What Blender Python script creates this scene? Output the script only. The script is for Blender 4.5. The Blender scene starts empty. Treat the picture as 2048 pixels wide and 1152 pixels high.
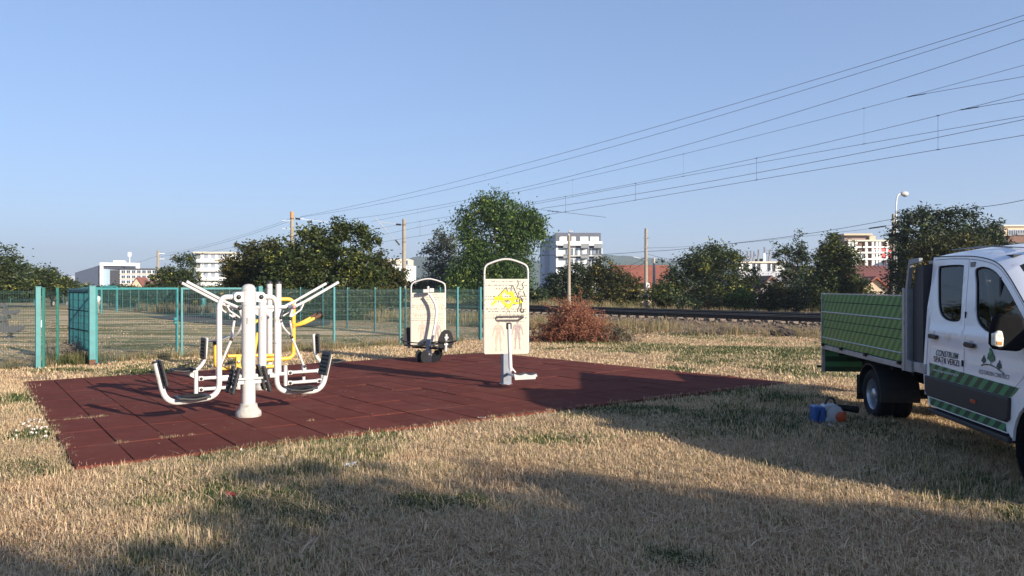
import bpy, bmesh, math, random
import numpy as np
from mathutils import Vector, Matrix
from mathutils.geometry import delaunay_2d_cdt

S = bpy.context.scene
COL = S.collection
random.seed(7)
RNG = np.random.default_rng(11)
rad = math.radians

# ------------------------------------------------------------------ camera, sky, sun, exposure
CH, CF, CX, CY = 1.95, 1540.0, 1024.0, 575.0       # eye height; focal length and horizon in photo pixels
cam = bpy.data.cameras.new('camera')
cam.lens = 36.0 * CF / 2048.0
cam.shift_y = -1.0 / 2048.0
cam.clip_start = 0.05
cam.clip_end = 9000
camo = bpy.data.objects.new('camera', cam)
camo.location = (0, 0, CH)
camo.rotation_euler = (rad(90), 0, 0)
COL.objects.link(camo)
S.camera = camo

SUN_H = Vector((0.74, -0.673, 0)).normalized()      # horizontal direction towards the sun
SUN_EL = rad(18.5)
SUN_AZ = math.atan2(SUN_H.x, SUN_H.y)
w = bpy.data.worlds.new('World')
S.world = w
w.use_nodes = True
nt = w.node_tree
bg = nt.nodes['Background']
sky = nt.nodes.new('ShaderNodeTexSky')
sky.sky_type = 'NISHITA'
sky.sun_disc = False
sky.sun_elevation = SUN_EL
sky.sun_rotation = SUN_AZ
sky.altitude = 350
sky.air_density = 1.0
sky.dust_density = 1.0
sky.ozone_density = 3.0
tn = nt.nodes.new('ShaderNodeMix'); tn.data_type = 'RGBA'; tn.blend_type = 'MULTIPLY'; tn.inputs[0].default_value = 1
tn.inputs[7].default_value = (.83, .955, 1.23, 1)
gmn = nt.nodes.new('ShaderNodeGamma'); gmn.inputs[1].default_value = .6      # the hazy sky is flatter than the clear air model
nt.links.new(sky.outputs[0], gmn.inputs[0]); nt.links.new(gmn.outputs[0], tn.inputs[6])
nt.links.new(tn.outputs[2], bg.inputs[0])
bg.inputs[1].default_value = 0.15
sl = bpy.data.lights.new('sun', 'SUN')
sl.energy = 5.0
sl.angle = rad(0.5)
sl.color = (1.0, 0.89, 0.74)
so = bpy.data.objects.new('sun', sl)
so.rotation_euler = Vector((SUN_H.x * math.cos(SUN_EL), SUN_H.y * math.cos(SUN_EL), math.sin(SUN_EL))).to_track_quat('Z', 'Y').to_euler()
COL.objects.link(so)
S.view_settings.view_transform = 'Standard'
S.view_settings.look = 'None'
S.view_settings.gamma = 1
S.view_settings.use_curve_mapping = False
S.view_settings.exposure = 0.88
S.cycles.max_bounces = 6
S.cycles.diffuse_bounces = 3
S.cycles.glossy_bounces = 3
S.cycles.transmission_bounces = 4
S.cycles.transparent_max_bounces = 8
S.cycles.use_denoising = True

# ------------------------------------------------------------------ placing helpers
def G(px, py, z=0.0):                               # a point of the ground (or of height z) read off the photograph
    d = (CH - z) * CF / (py - CY)
    return Vector(((px - CX) * d / CF, d, z))
def At(px, py, d):
    return Vector(((px - CX) * d / CF, d, CH - (py - CY) * d / CF))
class Plane:                                        # upright plane through O along U, V points away
    def __init__(s, O, U):
        s.O = Vector((O[0], O[1])); s.U = Vector((U[0], U[1])).normalized(); s.V = Vector((-s.U.y, s.U.x))
        s.rot = math.atan2(s.U.y, s.U.x)
    def tz(s, px, py, v=0.0):
        o = s.O + s.V * v
        r = (px - CX) / CF
        t = (r * o.y - o.x) / (s.U.x - r * s.U.y)
        d = o.y + t * s.U.y
        return t, CH - (py - CY) * d / CF
    def p(s, px, py, v=0.0):
        t, z = s.tz(px, py, v)
        return Vector((t, v, z))

# ------------------------------------------------------------------ mesh helpers
class MB:
    def __init__(s): s.v = []; s.f = []
    def add(s, vs, fs):
        n = len(s.v)
        s.v += [tuple(v) for v in vs]
        s.f += [tuple(i + n for i in f) for f in fs]
        return s
    def box(s, c, size, R=None):
        hx, hy, hz = size[0] / 2, size[1] / 2, size[2] / 2
        vs = [Vector((x * hx, y * hy, z * hz)) for x in (-1, 1) for y in (-1, 1) for z in (-1, 1)]
        if R is not None: vs = [R @ v for v in vs]
        c = Vector(c)
        return s.add([v + c for v in vs], [(0, 1, 3, 2), (4, 6, 7, 5), (0, 4, 5, 1), (2, 3, 7, 6), (0, 2, 6, 4), (1, 5, 7, 3)])
    def bb(s, a, b):
        return s.box([(a[i] + b[i]) / 2 for i in range(3)], [abs(b[i] - a[i]) for i in range(3)])
    def tube(s, pts, r, n=8, cap=True, flat=1.0):
        pts = [Vector(p) for p in pts]
        if not hasattr(r, '__len__'): r = [r] * len(pts)
        up = None; rings = []
        for i, p in enumerate(pts):
            a = pts[max(0, i - 1)]; b = pts[min(len(pts) - 1, i + 1)]
            t = (b - a).normalized()
            if up is None:
                up = Vector((0, 0, 1)) if abs(t.z) < 0.9 else Vector((0, 1, 0))
            e1 = (up - t * up.dot(t))
            if e1.length < 1e-5: e1 = t.orthogonal()
            e1.normalize(); e2 = t.cross(e1); up = e1
            rings.append([p + (e1 * math.cos(2 * math.pi * k / n) + e2 * math.sin(2 * math.pi * k / n) * flat) * r[i] for k in range(n)])
        vs = [v for R in rings for v in R]; fs = []
        for i in range(len(rings) - 1):
            for k in range(n):
                a = i * n + k; b = i * n + (k + 1) % n
                fs.append((a, b, b + n, a + n))
        if cap:
            fs.append(tuple(range(n))[::-1]); fs.append(tuple((len(rings) - 1) * n + k for k in range(n)))
        return s.add(vs, fs)
    def lathe(s, prof, c=(0, 0, 0), n=16, axis='z', cap=True):
        c = Vector(c); vs = []; fs = []
        for r, h in prof:
            for k in range(n):
                a = 2 * math.pi * k / n
                x, y = r * math.cos(a), r * math.sin(a)
                vs.append(c + (Vector((x, y, h)) if axis == 'z' else Vector((x, h, y)) if axis == 'y' else Vector((h, x, y))))
        for i in range(len(prof) - 1):
            for k in range(n):
                a = i * n + k; b = i * n + (k + 1) % n
                fs.append((a, b, b + n, a + n))
        if cap:
            fs.append(tuple(range(n))[::-1]); fs.append(tuple((len(prof) - 1) * n + k for k in range(n)))
        return s.add(vs, fs)
    def prism(s, poly, y0, y1, plane='xz'):           # polygon in a plane, thick along the third axis
        f = (lambda a, b, h: (a, h, b)) if plane == 'xz' else ((lambda a, b, h: (a, b, h)) if plane == 'xy' else (lambda a, b, h: (h, a, b)))
        n = len(poly)
        vs = [f(a, b, y0) for a, b in poly] + [f(a, b, y1) for a, b in poly]
        fs = [tuple(range(n)), tuple(range(n, 2 * n))[::-1]] + [(i, (i + 1) % n, (i + 1) % n + n, i + n) for i in range(n)]
        return s.add(vs, fs)
    def mesh(s, name, mat, smooth=False):
        me = bpy.data.meshes.new(name)
        me.from_pydata([tuple(v) for v in s.v], [], s.f)
        if mat: me.materials.append(mat)
        bm = bmesh.new(); bm.from_mesh(me); bmesh.ops.recalc_face_normals(bm, faces=bm.faces[:]); bm.to_mesh(me); bm.free()
        if smooth:
            me.polygons.foreach_set('use_smooth', [len(p.vertices) <= 4 for p in me.polygons])
            if smooth != 'all':
                try: me.set_sharp_from_angle(angle=rad(40))
                except Exception: pass
        return me
    def build(s, name, mat, parent=None, smooth=False, bevel=0, **k):
        o = link(name, s.mesh(name, mat, smooth), parent, **k)
        if bevel:
            m = o.modifiers.new('bevel', 'BEVEL'); m.width = bevel; m.segments = 2; m.limit_method = 'ANGLE'; m.angle_limit = rad(35)
        return o
def link(name, data, parent=None, loc=None, rot=None, **k):
    o = bpy.data.objects.new(name, data)
    COL.objects.link(o)
    if parent: o.parent = parent
    if loc is not None: o.location = loc
    if rot is not None: o.rotation_euler = rot
    tag(o, **k)
    return o
def tag(o, label=None, cat=None, group=None, kind=None):
    if label: o['label'] = label
    if cat: o['category'] = cat
    if group: o['group'] = group
    if kind: o['kind'] = kind
    return o
def empty(name, loc, rz=0, **k):
    return link(name, None, None, loc, (0, 0, rz), **k)
def bend(pts, r, seg=5):                             # polyline with rounded corners
    pts = [Vector(p) for p in pts]; out = [pts[0]]
    for i in range(1, len(pts) - 1):
        a, b, c = pts[i - 1], pts[i], pts[i + 1]
        ra = min(r, (a - b).length * .49); rc = min(r, (c - b).length * .49)
        p = b + (a - b).normalized() * ra; q = b + (c - b).normalized() * rc
        for k in range(seg + 1):
            t = k / seg
            out.append(p * (1 - t) ** 2 + b * 2 * t * (1 - t) + q * t * t)
    out.append(pts[-1])
    return out
def npmesh(name, V, Fq, mat, tint=None, k=4):
    me = bpy.data.meshes.new(name)
    nv, nf = len(V), len(Fq)
    me.vertices.add(nv); me.vertices.foreach_set('co', V.astype(np.float32).ravel())
    me.loops.add(nf * k); me.polygons.add(nf)
    me.polygons.foreach_set('loop_start', np.arange(0, nf * k, k, dtype=np.int32))
    me.loops.foreach_set('vertex_index', Fq.astype(np.int32).ravel())
    me.update(calc_edges=True)
    if tint is not None:
        a = me.attributes.new('tint', 'FLOAT', 'POINT'); a.data.foreach_set('value', tint.astype(np.float32))
    me.materials.append(mat)
    return me

# ------------------------------------------------------------------ material helpers
MATS = {}
def nodes_of(m):
    m.use_nodes = True
    return m.node_tree, m.node_tree.nodes, m.node_tree.links, m.node_tree.nodes['Principled BSDF']
def mat(name, col, rough=.6, metal=0., var=.12, scale=6., bump=0., coord='Object', spec=.5, dirt=None, coat=0.):
    if name in MATS: return MATS[name]
    m = bpy.data.materials.new(name); t, N, L, P = nodes_of(m)
    P.inputs['Roughness'].default_value = rough; P.inputs['Metallic'].default_value = metal
    P.inputs['Specular IOR Level'].default_value = spec
    P.inputs['Coat Weight'].default_value = coat
    tc = N.new('ShaderNodeTexCoord'); no = N.new('ShaderNodeTexNoise')
    if coord == 'World':
        ge = N.new('ShaderNodeNewGeometry'); L.new(ge.outputs['Position'], no.inputs['Vector'])
    else: L.new(tc.outputs['Object'], no.inputs['Vector'])
    no.inputs['Scale'].default_value = scale; no.inputs['Detail'].default_value = 6; no.inputs['Roughness'].default_value = .65
    mr = N.new('ShaderNodeMapRange'); L.new(no.outputs['Fac'], mr.inputs[0])
    mr.inputs[1].default_value = .3; mr.inputs[2].default_value = .7; mr.inputs[3].default_value = 1 - var; mr.inputs[4].default_value = 1 + var
    mx = N.new('ShaderNodeMix'); mx.data_type = 'RGBA'; mx.blend_type = 'MULTIPLY'; mx.inputs[0].default_value = 1
    mx.inputs[6].default_value = (*col, 1)
    cb = N.new('ShaderNodeCombineColor')
    for i in range(3): L.new(mr.outputs[0], cb.inputs[i])
    L.new(cb.outputs[0], mx.inputs[7])
    out = mx.outputs[2]
    if dirt:                                          # blotches of another colour
        n2 = N.new('ShaderNodeTexNoise'); n2.inputs['Scale'].default_value = dirt[1]; n2.inputs['Detail'].default_value = 8
        L.new((ge.outputs['Position'] if coord == 'World' else tc.outputs['Object']), n2.inputs['Vector'])
        r2 = N.new('ShaderNodeMapRange'); L.new(n2.outputs['Fac'], r2.inputs[0]); r2.inputs[1].default_value = dirt[2]; r2.inputs[2].default_value = dirt[2] + .08
        m2 = N.new('ShaderNodeMix'); m2.data_type = 'RGBA'; L.new(r2.outputs[0], m2.inputs[0]); L.new(out, m2.inputs[6]); m2.inputs[7].default_value = (*dirt[0], 1)
        out = m2.outputs[2]
    L.new(out, P.inputs['Base Color'])
    if bump:
        b = N.new('ShaderNodeBump'); b.inputs['Strength'].default_value = 1; b.inputs['Distance'].default_value = bump
        L.new(no.outputs['Fac'], b.inputs['Height']); L.new(b.outputs[0], P.inputs['Normal'])
    MATS[name] = m
    return m
def leafmat(name, stops, trans=.35, scale=.8):
    m = bpy.data.materials.new(name); t, N, L, P = nodes_of(m)
    at = N.new('ShaderNodeAttribute'); at.attribute_name = 'tint'
    ge = N.new('ShaderNodeNewGeometry'); no = N.new('ShaderNodeTexNoise'); no.inputs['Scale'].default_value = scale; no.inputs['Detail'].default_value = 3
    L.new(ge.outputs['Position'], no.inputs['Vector'])
    ad = N.new('ShaderNodeMath'); ad.operation = 'MULTIPLY_ADD'; L.new(no.outputs['Fac'], ad.inputs[0]); ad.inputs[1].default_value = .7
    sb = N.new('ShaderNodeMath'); sb.operation = 'SUBTRACT'; L.new(at.outputs['Fac'], sb.inputs[0]); sb.inputs[1].default_value = .35
    L.new(sb.outputs[0], ad.inputs[2])
    cr = N.new('ShaderNodeValToRGB'); L.new(ad.outputs[0], cr.inputs[0])
    el = cr.color_ramp.elements
    while len(el) < len(stops): el.new(.5)
    for e, (p, c) in zip(el, stops): e.position = p; e.color = (*c, 1)
    P.inputs['Roughness'].default_value = .55; P.inputs['Specular IOR Level'].default_value = .35
    L.new(cr.outputs[0], P.inputs['Base Color'])
    tr = N.new('ShaderNodeBsdfTranslucent'); L.new(cr.outputs[0], tr.inputs[0])
    ms = N.new('ShaderNodeMixShader'); ms.inputs[0].default_value = trans
    L.new(P.outputs[0], ms.inputs[1]); L.new(tr.outputs[0], ms.inputs[2]); L.new(ms.outputs[0], N['Material Output'].inputs[0])
    return m

WHITE = mat('white_paint', (.52, .50, .485), .38, 0, .06, 9, 0, dirt=((.30, .26, .22), 6, .64))
WHITE2 = mat('white_paint_worn', (.58, .56, .53), .5, 0, .06, 14, 0, dirt=((.32, .25, .2), 16, .62))
YEL = mat('yellow_paint', (.72, .42, .045), .4, 0, .08, 8, dirt=((.35, .16, .05), 7, .7))
BLK = mat('black_plastic', (.020, .020, .022), .45, 0, .15, 20, spec=.35)
BLK2 = mat('black_rubber', (.016, .016, .018), .85, 0, .2, 12, spec=.2)
GREYP = mat('grey_plastic', (.16, .165, .17), .5)
STEEL = mat('steel', (.45, .46, .48), .35, .9, .1)
ALU = mat('brushed_aluminium', (.42, .43, .44), .42, .55, .1, 12)
CONC = mat('concrete', (.40, .38, .345), .9, 0, .18, 16, .01, dirt=((.22, .21, .19), 9, .6))
CONCP = mat('concrete_pole', (.27, .235, .185), .9, 0, .15, 3, .004, dirt=((.26, .22, .18), 2, .6))
TEAL = mat('teal_paint', (.035, .185, .195), .5, 0, .18, 5, 0, dirt=((.02, .10, .10), 6, .62))
TEALD = mat('dark_green_wire', (.018, .060, .055), .5, 0, .15, 6)
ORANGE = mat('orange_plastic', (.36, .06, .018), .4)
BLUE = mat('blue_plastic', (.014, .075, .27), .4)
RUST = mat('rust', (.12, .055, .03), .85, 0, .3, 10, dirt=((.05, .028, .02), 8, .5))
RAILTOP = mat('rail_head', (.5, .48, .46), .3, .9)
BARK = mat('bark', (.11, .085, .06), .95, 0, .3, 8, .02, 'World')
GLASSD = mat('dark_window_glass', (.03, .04, .05), .06, 0, .1, 2, spec=.9)

# ------------------------------------------------------------------ haze: even, pale air over the whole place
def haze():
    me = bpy.data.meshes.new('haze'); x, y0, y1, z0, z1 = 3300, -60, 3000, -6, 150
    v = [(a, b, c) for a in (-x, x) for b in (y0, y1) for c in (z0, z1)]
    me.from_pydata(v, [], [(0, 1, 3, 2), (4, 6, 7, 5), (0, 4, 5, 1), (2, 3, 7, 6), (0, 2, 6, 4), (1, 5, 7, 3)])
    m = bpy.data.materials.new('haze'); m.use_nodes = True; n = m.node_tree; n.nodes.remove(n.nodes['Principled BSDF'])
    pv = n.nodes.new('ShaderNodeVolumePrincipled'); pv.inputs['Color'].default_value = (.78, .86, 1, 1); pv.inputs['Density'].default_value = .00030; pv.inputs['Anisotropy'].default_value = .2
    n.links.new(pv.outputs[0], n.nodes['Material Output'].inputs['Volume']); me.materials.append(m)
    o = bpy.data.objects.new('haze', me); COL.objects.link(o); o['kind'] = 'stuff'; o['label'] = 'thin pale summer haze over the whole place'
haze()

# ------------------------------------------------------------------ ground
# patches of greener grass, read off the photograph: px, py, radius x and y in metres, strength
GREENS = [(40, 940, .5, .45, .9), (60, 800, .8, .9, .7), (90, 870, .5, .6, .8), (30, 710, .8, .8, .3), (140, 742, .9, .45, .9), (250, 745, .6, .35, .5),
          (480, 900, .7, .35, .8), (600, 888, .8, .35, .75), (740, 872, .7, .3, .7), (900, 1010, .55, .32, .85), (1370, 1125, .28, .22, 1.0),
          (1270, 826, .8, .6, .9), (1120, 880, .6, .4, .5), (1190, 835, .6, .35, .7), (1400, 850, 1.6, 1.2, .75), (1500, 790, 1.2, 1.0, .6), (1560, 935, .4, .3, .5),
          (1560, 1045, .3, .2, .7), (1800, 955, .7, .3, .5), (1360, 738, .5, .8, .7), (1450, 700, 5, 1.4, .75), (1600, 712, 3.5, 1.6, .7),
          (1250, 690, 2.5, 1.0, .6), (1080, 650, 3, 2.5, .55), (300, 1140, .35, .2, .6), (1500, 870, .8, .4, .5), (1900, 900, .7, .4, .45),
          (770, 690, 1.8, .5, .6), (660, 716, .7, .5, .7), (1050, 860, .4, .3, .5), (450, 880, .5, .3, .5), (1850, 690, 3, 2, .4)]
GB = []
for a in GREENS:
    g = G(a[0], a[1]); GB.append((g.x, g.y, a[2], a[3], a[4]))
_t = RNG.uniform(-1, 1, (40, 4))
def pnoise(x, y, s=1.0, seed=0):                    # cheap smooth noise in 0..1
    r = np.random.default_rng(seed); out = 0; amp = 0
    for o in range(4):
        for k in range(3):
            a = r.uniform(0, 2 * math.pi); f = s * 2 ** o * r.uniform(.8, 1.25); ph = r.uniform(0, 6.28)
            out = out + np.sin((x * math.cos(a) + y * math.sin(a)) * f + ph) * .6 ** o
            amp += .6 ** o
    return .5 + .5 * out / amp * 1.7
def green_at(x, y):
    g = np.clip((pnoise(x, y, 1.1, 3) - .56) * 2.6, 0, .6)
    n = (pnoise(x, y, 3.2, 5) - .5) * 1.3
    for gx, gy, rx, ry, st in GB:
        q = ((x - gx) / rx) ** 2 + ((y - gy) / ry) ** 2
        g = np.maximum(g, st * np.clip(1.35 - q + n, 0, 1))
    return np.clip(g, 0, 1)

MATC = [G(151, 934, .05), G(1576, 764, .05), G(975, 704.5, .05), G(46, 763, .05)]     # corners of the rubber surface
for c in MATC: c.z = 0
def mat_pt(s, t):
    A, Cc, D, B = MATC
    return A * (1 - s) * (1 - t) + Cc * s * (1 - t) + D * s * t + B * (1 - s) * t
def in_mat(x, y, m=0.0):
    ins = np.ones_like(x, bool)
    for i in range(4):
        a, b = MATC[i], MATC[(i + 1) % 4]
        e = (b - a).normalized()
        ins &= ((x - a.x) * (-e.y) + (y - a.y) * e.x) > m
    return ins
# railway line: base line of the nearest rail
RQ = Vector((13.4, 33.0)); RR = Vector((-.648, .762)).normalized(); RN = Vector((RR.y, -RR.x))
def off_rail(x, y): return (x - RQ.x) * RN.x + (y - RQ.y) * RN.y      # negative on the camera's side

def relief(x, y):
    near = np.clip((26 - y) / 12, 0, 1)
    z = (pnoise(x, y, .9, 21) - .5) * .05 * near + (pnoise(x, y, 5, 22) - .5) * .018 * near
    m = in_mat(x, y, -.35)
    z = np.where(m, np.minimum(z, 0) * .3 - .012, z)
    return z
def axis_lines(a, b, step, grow, far):
    out = list(np.arange(a, b, step)); s = step; v = b
    while v < far: out.append(v); s *= grow; v += s
    s = step; v = a - step; pre = []
    while v > -far: pre.append(v); s *= grow; v -= s
    return np.array(pre[::-1] + out)
gx = axis_lines(-14, 12, .16, 1.13, 3200); gy = axis_lines(3.5, 26, .16, 1.13, 2900); gy = gy[gy > -58]
GXX, GYY = np.meshgrid(gx, gy)
GZ = relief(GXX, GYY)
V = np.stack([GXX.ravel(), GYY.ravel(), GZ.ravel()], 1)
nx, ny = len(gx), len(gy)
ii, jj = np.meshgrid(np.arange(nx - 1), np.arange(ny - 1)); b0 = (jj * nx + ii).ravel()
Fq = np.stack([b0, b0 + 1, b0 + nx + 1, b0 + nx], 1)
gm = bpy.data.materials.new('dry_grass_ground'); t, N, L, P = nodes_of(gm)
P.inputs['Roughness'].default_value = 1; P.inputs['Specular IOR Level'].default_value = .1
ge = N.new('ShaderNodeNewGeometry')
at = N.new('ShaderNodeAttribute'); at.attribute_name = 'tint'
def noise(scale, detail=5, vec=None, rough=.6):
    n = N.new('ShaderNodeTexNoise'); n.inputs['Scale'].default_value = scale; n.inputs['Detail'].default_value = detail; n.inputs['Roughness'].default_value = rough
    L.new(vec or ge.outputs['Position'], n.inputs['Vector']); return n.outputs['Fac']
def ramp(fac, stops):
    r = N.new('ShaderNodeValToRGB'); L.new(fac, r.inputs[0]); el = r.color_ramp.elements
    while len(el) < len(stops): el.new(.5)
    for e, (p, c) in zip(el, stops): e.position = p; e.color = (*c, 1)
    return r.outputs[0]
def mixc(f, a, b):
    m = N.new('ShaderNodeMix'); m.data_type = 'RGBA'
    if isinstance(f, float): m.inputs[0].default_value = f
    else: L.new(f, m.inputs[0])
    L.new(a, m.inputs[6]); L.new(b, m.inputs[7]); return m.outputs[2]
def rng_(f, a, b, c=0., d=1.):
    m = N.new('ShaderNodeMapRange'); L.new(f, m.inputs[0])
    for i, v in enumerate((a, b, c, d)): m.inputs[i + 1].default_value = v
    return m.outputs[0]
straw = ramp(noise(9, 9, rough=.75), [(.30, (.11, .068, .042)), (.5, (.34, .24, .145)), (.70, (.60, .46, .29))])
grn = ramp(noise(14, 8, rough=.75), [(.25, (.035, .045, .015)), (.5, (.095, .105, .035)), (.75, (.19, .18, .07))])
mp = N.new('ShaderNodeMapping'); mp.inputs['Scale'].default_value = (.10, .62, 1); mp.inputs['Rotation'].default_value = (0, 0, rad(-6)); L.new(ge.outputs['Position'], mp.inputs[0])
fld = rng_(noise(1.0, 6, mp.outputs[0], .6), .46, .55)
fld_col = mixc(fld, ramp(noise(2, 8, rough=.75), [(.3, (.33, .255, .16)), (.7, (.56, .45, .29))]), ramp(noise(3, 8, rough=.7), [(.3, (.10, .098, .045)), (.7, (.20, .18, .08))]))
sx = N.new('ShaderNodeSeparateXYZ'); L.new(ge.outputs['Position'], sx.inputs[0])
# behind the wire fence (line x - y = -29.5 or so) lies the mown field
mm = N.new('ShaderNodeMath'); mm.operation = 'SUBTRACT'; L.new(sx.outputs[1], mm.inputs[0]); L.new(sx.outputs[0], mm.inputs[1])
fm = rng_(mm.outputs[0], 33.0, 36.5)
fr = N.new('ShaderNodeVectorMath'); fr.operation = 'DOT_PRODUCT'; L.new(ge.outputs['Position'], fr.inputs[0]); fr.inputs[1].default_value = (RN.x, RN.y, 0)
rv = RQ.x * RN.x + RQ.y * RN.y
fm2 = rng_(fr.outputs['Value'], rv - 12, rv - 14)
fmm = N.new('ShaderNodeMath'); fmm.operation = 'MULTIPLY'; L.new(fm, fmm.inputs[0]); L.new(fm2, fmm.inputs[1])
c1 = mixc(at.outputs['Fac'], straw, grn)
c2 = mixc(fmm.outputs[0], c1, fld_col)
farc = ramp(noise(.02, 4), [(.4, (.09, .085, .04)), (.6, (.15, .13, .06))])
c3 = mixc(rng_(sx.outputs[1], 110, 160), c2, farc)
L.new(c3, P.inputs['Base Color'])
bn = N.new('ShaderNodeBump'); bn.inputs['Distance'].default_value = .03; L.new(noise(28, 8, rough=.8), bn.inputs['Height']); L.new(bn.outputs[0], P.inputs['Normal'])
me = npmesh('ground', V, Fq, gm, green_at(GXX, GYY).ravel())
me.polygons.foreach_set('use_smooth', [True] * len(me.polygons))
link('ground', me, kind='structure')

# asphalt court in the fenced field, behind it nothing but a sheet 4 mm up
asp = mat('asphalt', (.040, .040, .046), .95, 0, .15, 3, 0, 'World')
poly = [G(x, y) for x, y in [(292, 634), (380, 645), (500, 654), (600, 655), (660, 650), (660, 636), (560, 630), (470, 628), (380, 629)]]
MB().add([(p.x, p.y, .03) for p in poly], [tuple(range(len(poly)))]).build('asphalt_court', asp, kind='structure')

# ------------------------------------------------------------------ hills, with the forest colour of their own
hm = mat('forest_hill', (.045, .075, .035), 1, 0, .35, .02, 0, 'World')
def hills(name, d, profile, depth, m=None):
    xs = np.arange(-1900, 1900, 12.0)
    px = xs / d * CF + CX
    ph = np.interp(px, [p[0] for p in profile], [CH + (CY - p[1]) * d / CF for p in profile])
    ph = ph + (pnoise(xs, xs * .3, .02, 9) - .5) * 9 + (pnoise(xs, xs * .7, .12, 19) - .5) * 3
    prof = [(0, -.02), (.35, .55), (.6, .85), (.8, 1.0), (1.0, .8), (1.6, .3)]
    V = []; 
    for a, h in prof:
        for x, z in zip(xs, ph): V.append((x, d - depth * .8 + depth * a, -3 + z * h if h > 0 else -3))
    n = len(xs); F_ = [(r * n + i, r * n + i + 1, (r + 1) * n + i + 1, (r + 1) * n + i) for r in range(len(prof) - 1) for i in range(n - 1)]
    mb = MB().add(V, F_); mb.build(name, m or hm, smooth='all', kind='structure')
hills('hills', 1700, [(-800, 560), (-200, 568), (150, 565), (700, 560), (780, 530), (830, 512), (900, 508), (1000, 512), (1100, 518), (1210, 505), (1260, 507), (1300, 514), (1345, 521), (1450, 528), (1700, 530), (2100, 520), (2700, 520)], 380)
hills('far_hills', 2600, [(-800, 545), (0, 560), (400, 556), (760, 540), (860, 517), (1000, 520), (1240, 518), (1345, 519), (1500, 532), (2100, 540), (2700, 540)], 500)

# ------------------------------------------------------------------ buildings
def bmat(n, c, **k): return mat(n, c, .85, 0, k.pop('var', .07), k.pop('scale', .5), 0, 'Object', **k)
BW = bmat('render_white', (.78, .78, .76)); BG = bmat('render_grey', (.11, .12, .15)); BLG = bmat('render_pale_grey', (.42, .45, .52))
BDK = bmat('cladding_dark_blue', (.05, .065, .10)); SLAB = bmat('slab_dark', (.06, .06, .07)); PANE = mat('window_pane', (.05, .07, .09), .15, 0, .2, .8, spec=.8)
BEI = bmat('render_beige', (.55, .44, .31)); BRN = bmat('brick_brown', (.16, .085, .06)); PINK = bmat('pink_insulation', (.75, .13, .14)); REDR = mat('red_roof_tiles', (.24, .080, .052), .9, 0, .2, 2)
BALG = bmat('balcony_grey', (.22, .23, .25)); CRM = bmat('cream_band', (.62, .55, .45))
class Bld:                                           # box building; local x along the front, y away, z up
    def __init__(s, name, label, cat, pl, pr, d, ztop_py, depth, m, ang=0, side_m=None, roof_m=None):
        a = At(pl, CY, d); b = At(pr, CY, d); s.ang = rad(ang)
        s.W = (b.x - a.x) / math.cos(s.ang); s.H = CH + (CY - ztop_py) * d / CF; s.d = d; s.D = depth; s.a = a
        s.e = empty(name, (a.x, a.y, 0), s.ang, label=label, cat=cat)
        MB().bb((0, 0, -.5), (s.W, depth, s.H)).build('wall', m, s.e)
        s.pl = Plane((a.x, a.y), (math.cos(s.ang), math.sin(s.ang)))
        s.shared = {}
        if roof_m: MB().bb((-.3, -.3, s.H), (s.W + .3, depth + .3, s.H + .35)).build('roof', roof_m, s.e)
    def box(s, name, m, x0, x1, z0, z1, y0=-.15, y1=.0, side=None):
        return MB().bb((x0, y0, z0), (x1, y1, z1)).build(name, m, s.e)
    def win(s, x, z, w, h, m=None, fr=None, y=0.0, side=False):
        key = (round(w, 2), round(h, 2), side, fr is not None)
        if key not in s.shared:
            t_ = .12
            q = MB()
            if side:
                q.bb((-.06, -w / 2 - t_, -t_), (.02, w / 2 + t_, 0)); q.bb((-.06, -w / 2 - t_, h), (.02, w / 2 + t_, h + t_)); q.bb((-.06, -w / 2 - t_, 0), (.02, -w / 2, h)); q.bb((-.06, w / 2, 0), (.02, w / 2 + t_, h))
                p = MB().bb((-.02, -w / 2, 0), (.02, w / 2, h))
            else:
                q.bb((-w / 2 - t_, -.06, -t_), (w / 2 + t_, .02, 0)); q.bb((-w / 2 - t_, -.06, h), (w / 2 + t_, .02, h + t_)); q.bb((-w / 2 - t_, -.06, 0), (-w / 2, .02, h)); q.bb((w / 2, -.06, 0), (w / 2 + t_, .02, h)); q.bb((-.05, -.05, 0), (.05, .02, h))
                p = MB().bb((-w / 2, -.02, 0), (w / 2, .02, h))
            s.shared[key] = (q.mesh('window', fr or BLG), p.mesh('pane', m or PANE))
        a, b = s.shared[key]
        o = link('window', a, s.e, (x, y, z)); link('pane', b, o)
    def X(s, px): return s.pl.tz(px, CY)[0]
    def Z(s, py): return CH + (CY - py) * s.d / CF

# white and dark grey apartment block beyond the railway
b = Bld('apartment_block', 'white apartment block with dark grey top storey and balconies, right of the tall green tree', 'building', 1111, 1202, 200, 467, 24, BLG, ang=4)
b.box('top_storey', BG, 0, b.W, b.Z(482), b.H + .2, -.25, .0)
for k, (y0, y1) in enumerate([(482.5, 491), (496, 512.5), (517, 534), (538, 555), (559, 576)]):
    b.box('facade_band', BW, .1, b.W + .35, b.Z(y1), b.Z(y0), -.45, -.02)
for y0, y1 in [(491, 496), (512.5, 517), (534, 538), (555, 559)]:
    b.box('floor_band', SLAB, .1, b.W + .3, b.Z(y1) + .01, b.Z(y0) - .01, -.40, -.02)
for k, ys in enumerate([(491, 496.5), (512.5, 517), (534, 538)]):
    for x0, x1 in [(1125, 1137), (1160, 1176), (1186, 1202)]:
        z = b.Z(ys[1])
        bo = b.box('balcony', BALG, b.X(x0), b.X(x1), z, z + .25, -1.7, -.46)
        MB().bb((b.X(x0), -1.7, z + .26), (b.X(x1), -1.62, z + 1.15)).build('railing', BALG, bo)
for x in (1123, 1129, 1147, 1164, 1172, 1184, 1193): b.win(b.X(x), b.Z(481.5), .85, .95, m=BW, fr=BW, y=-.27)
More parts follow.
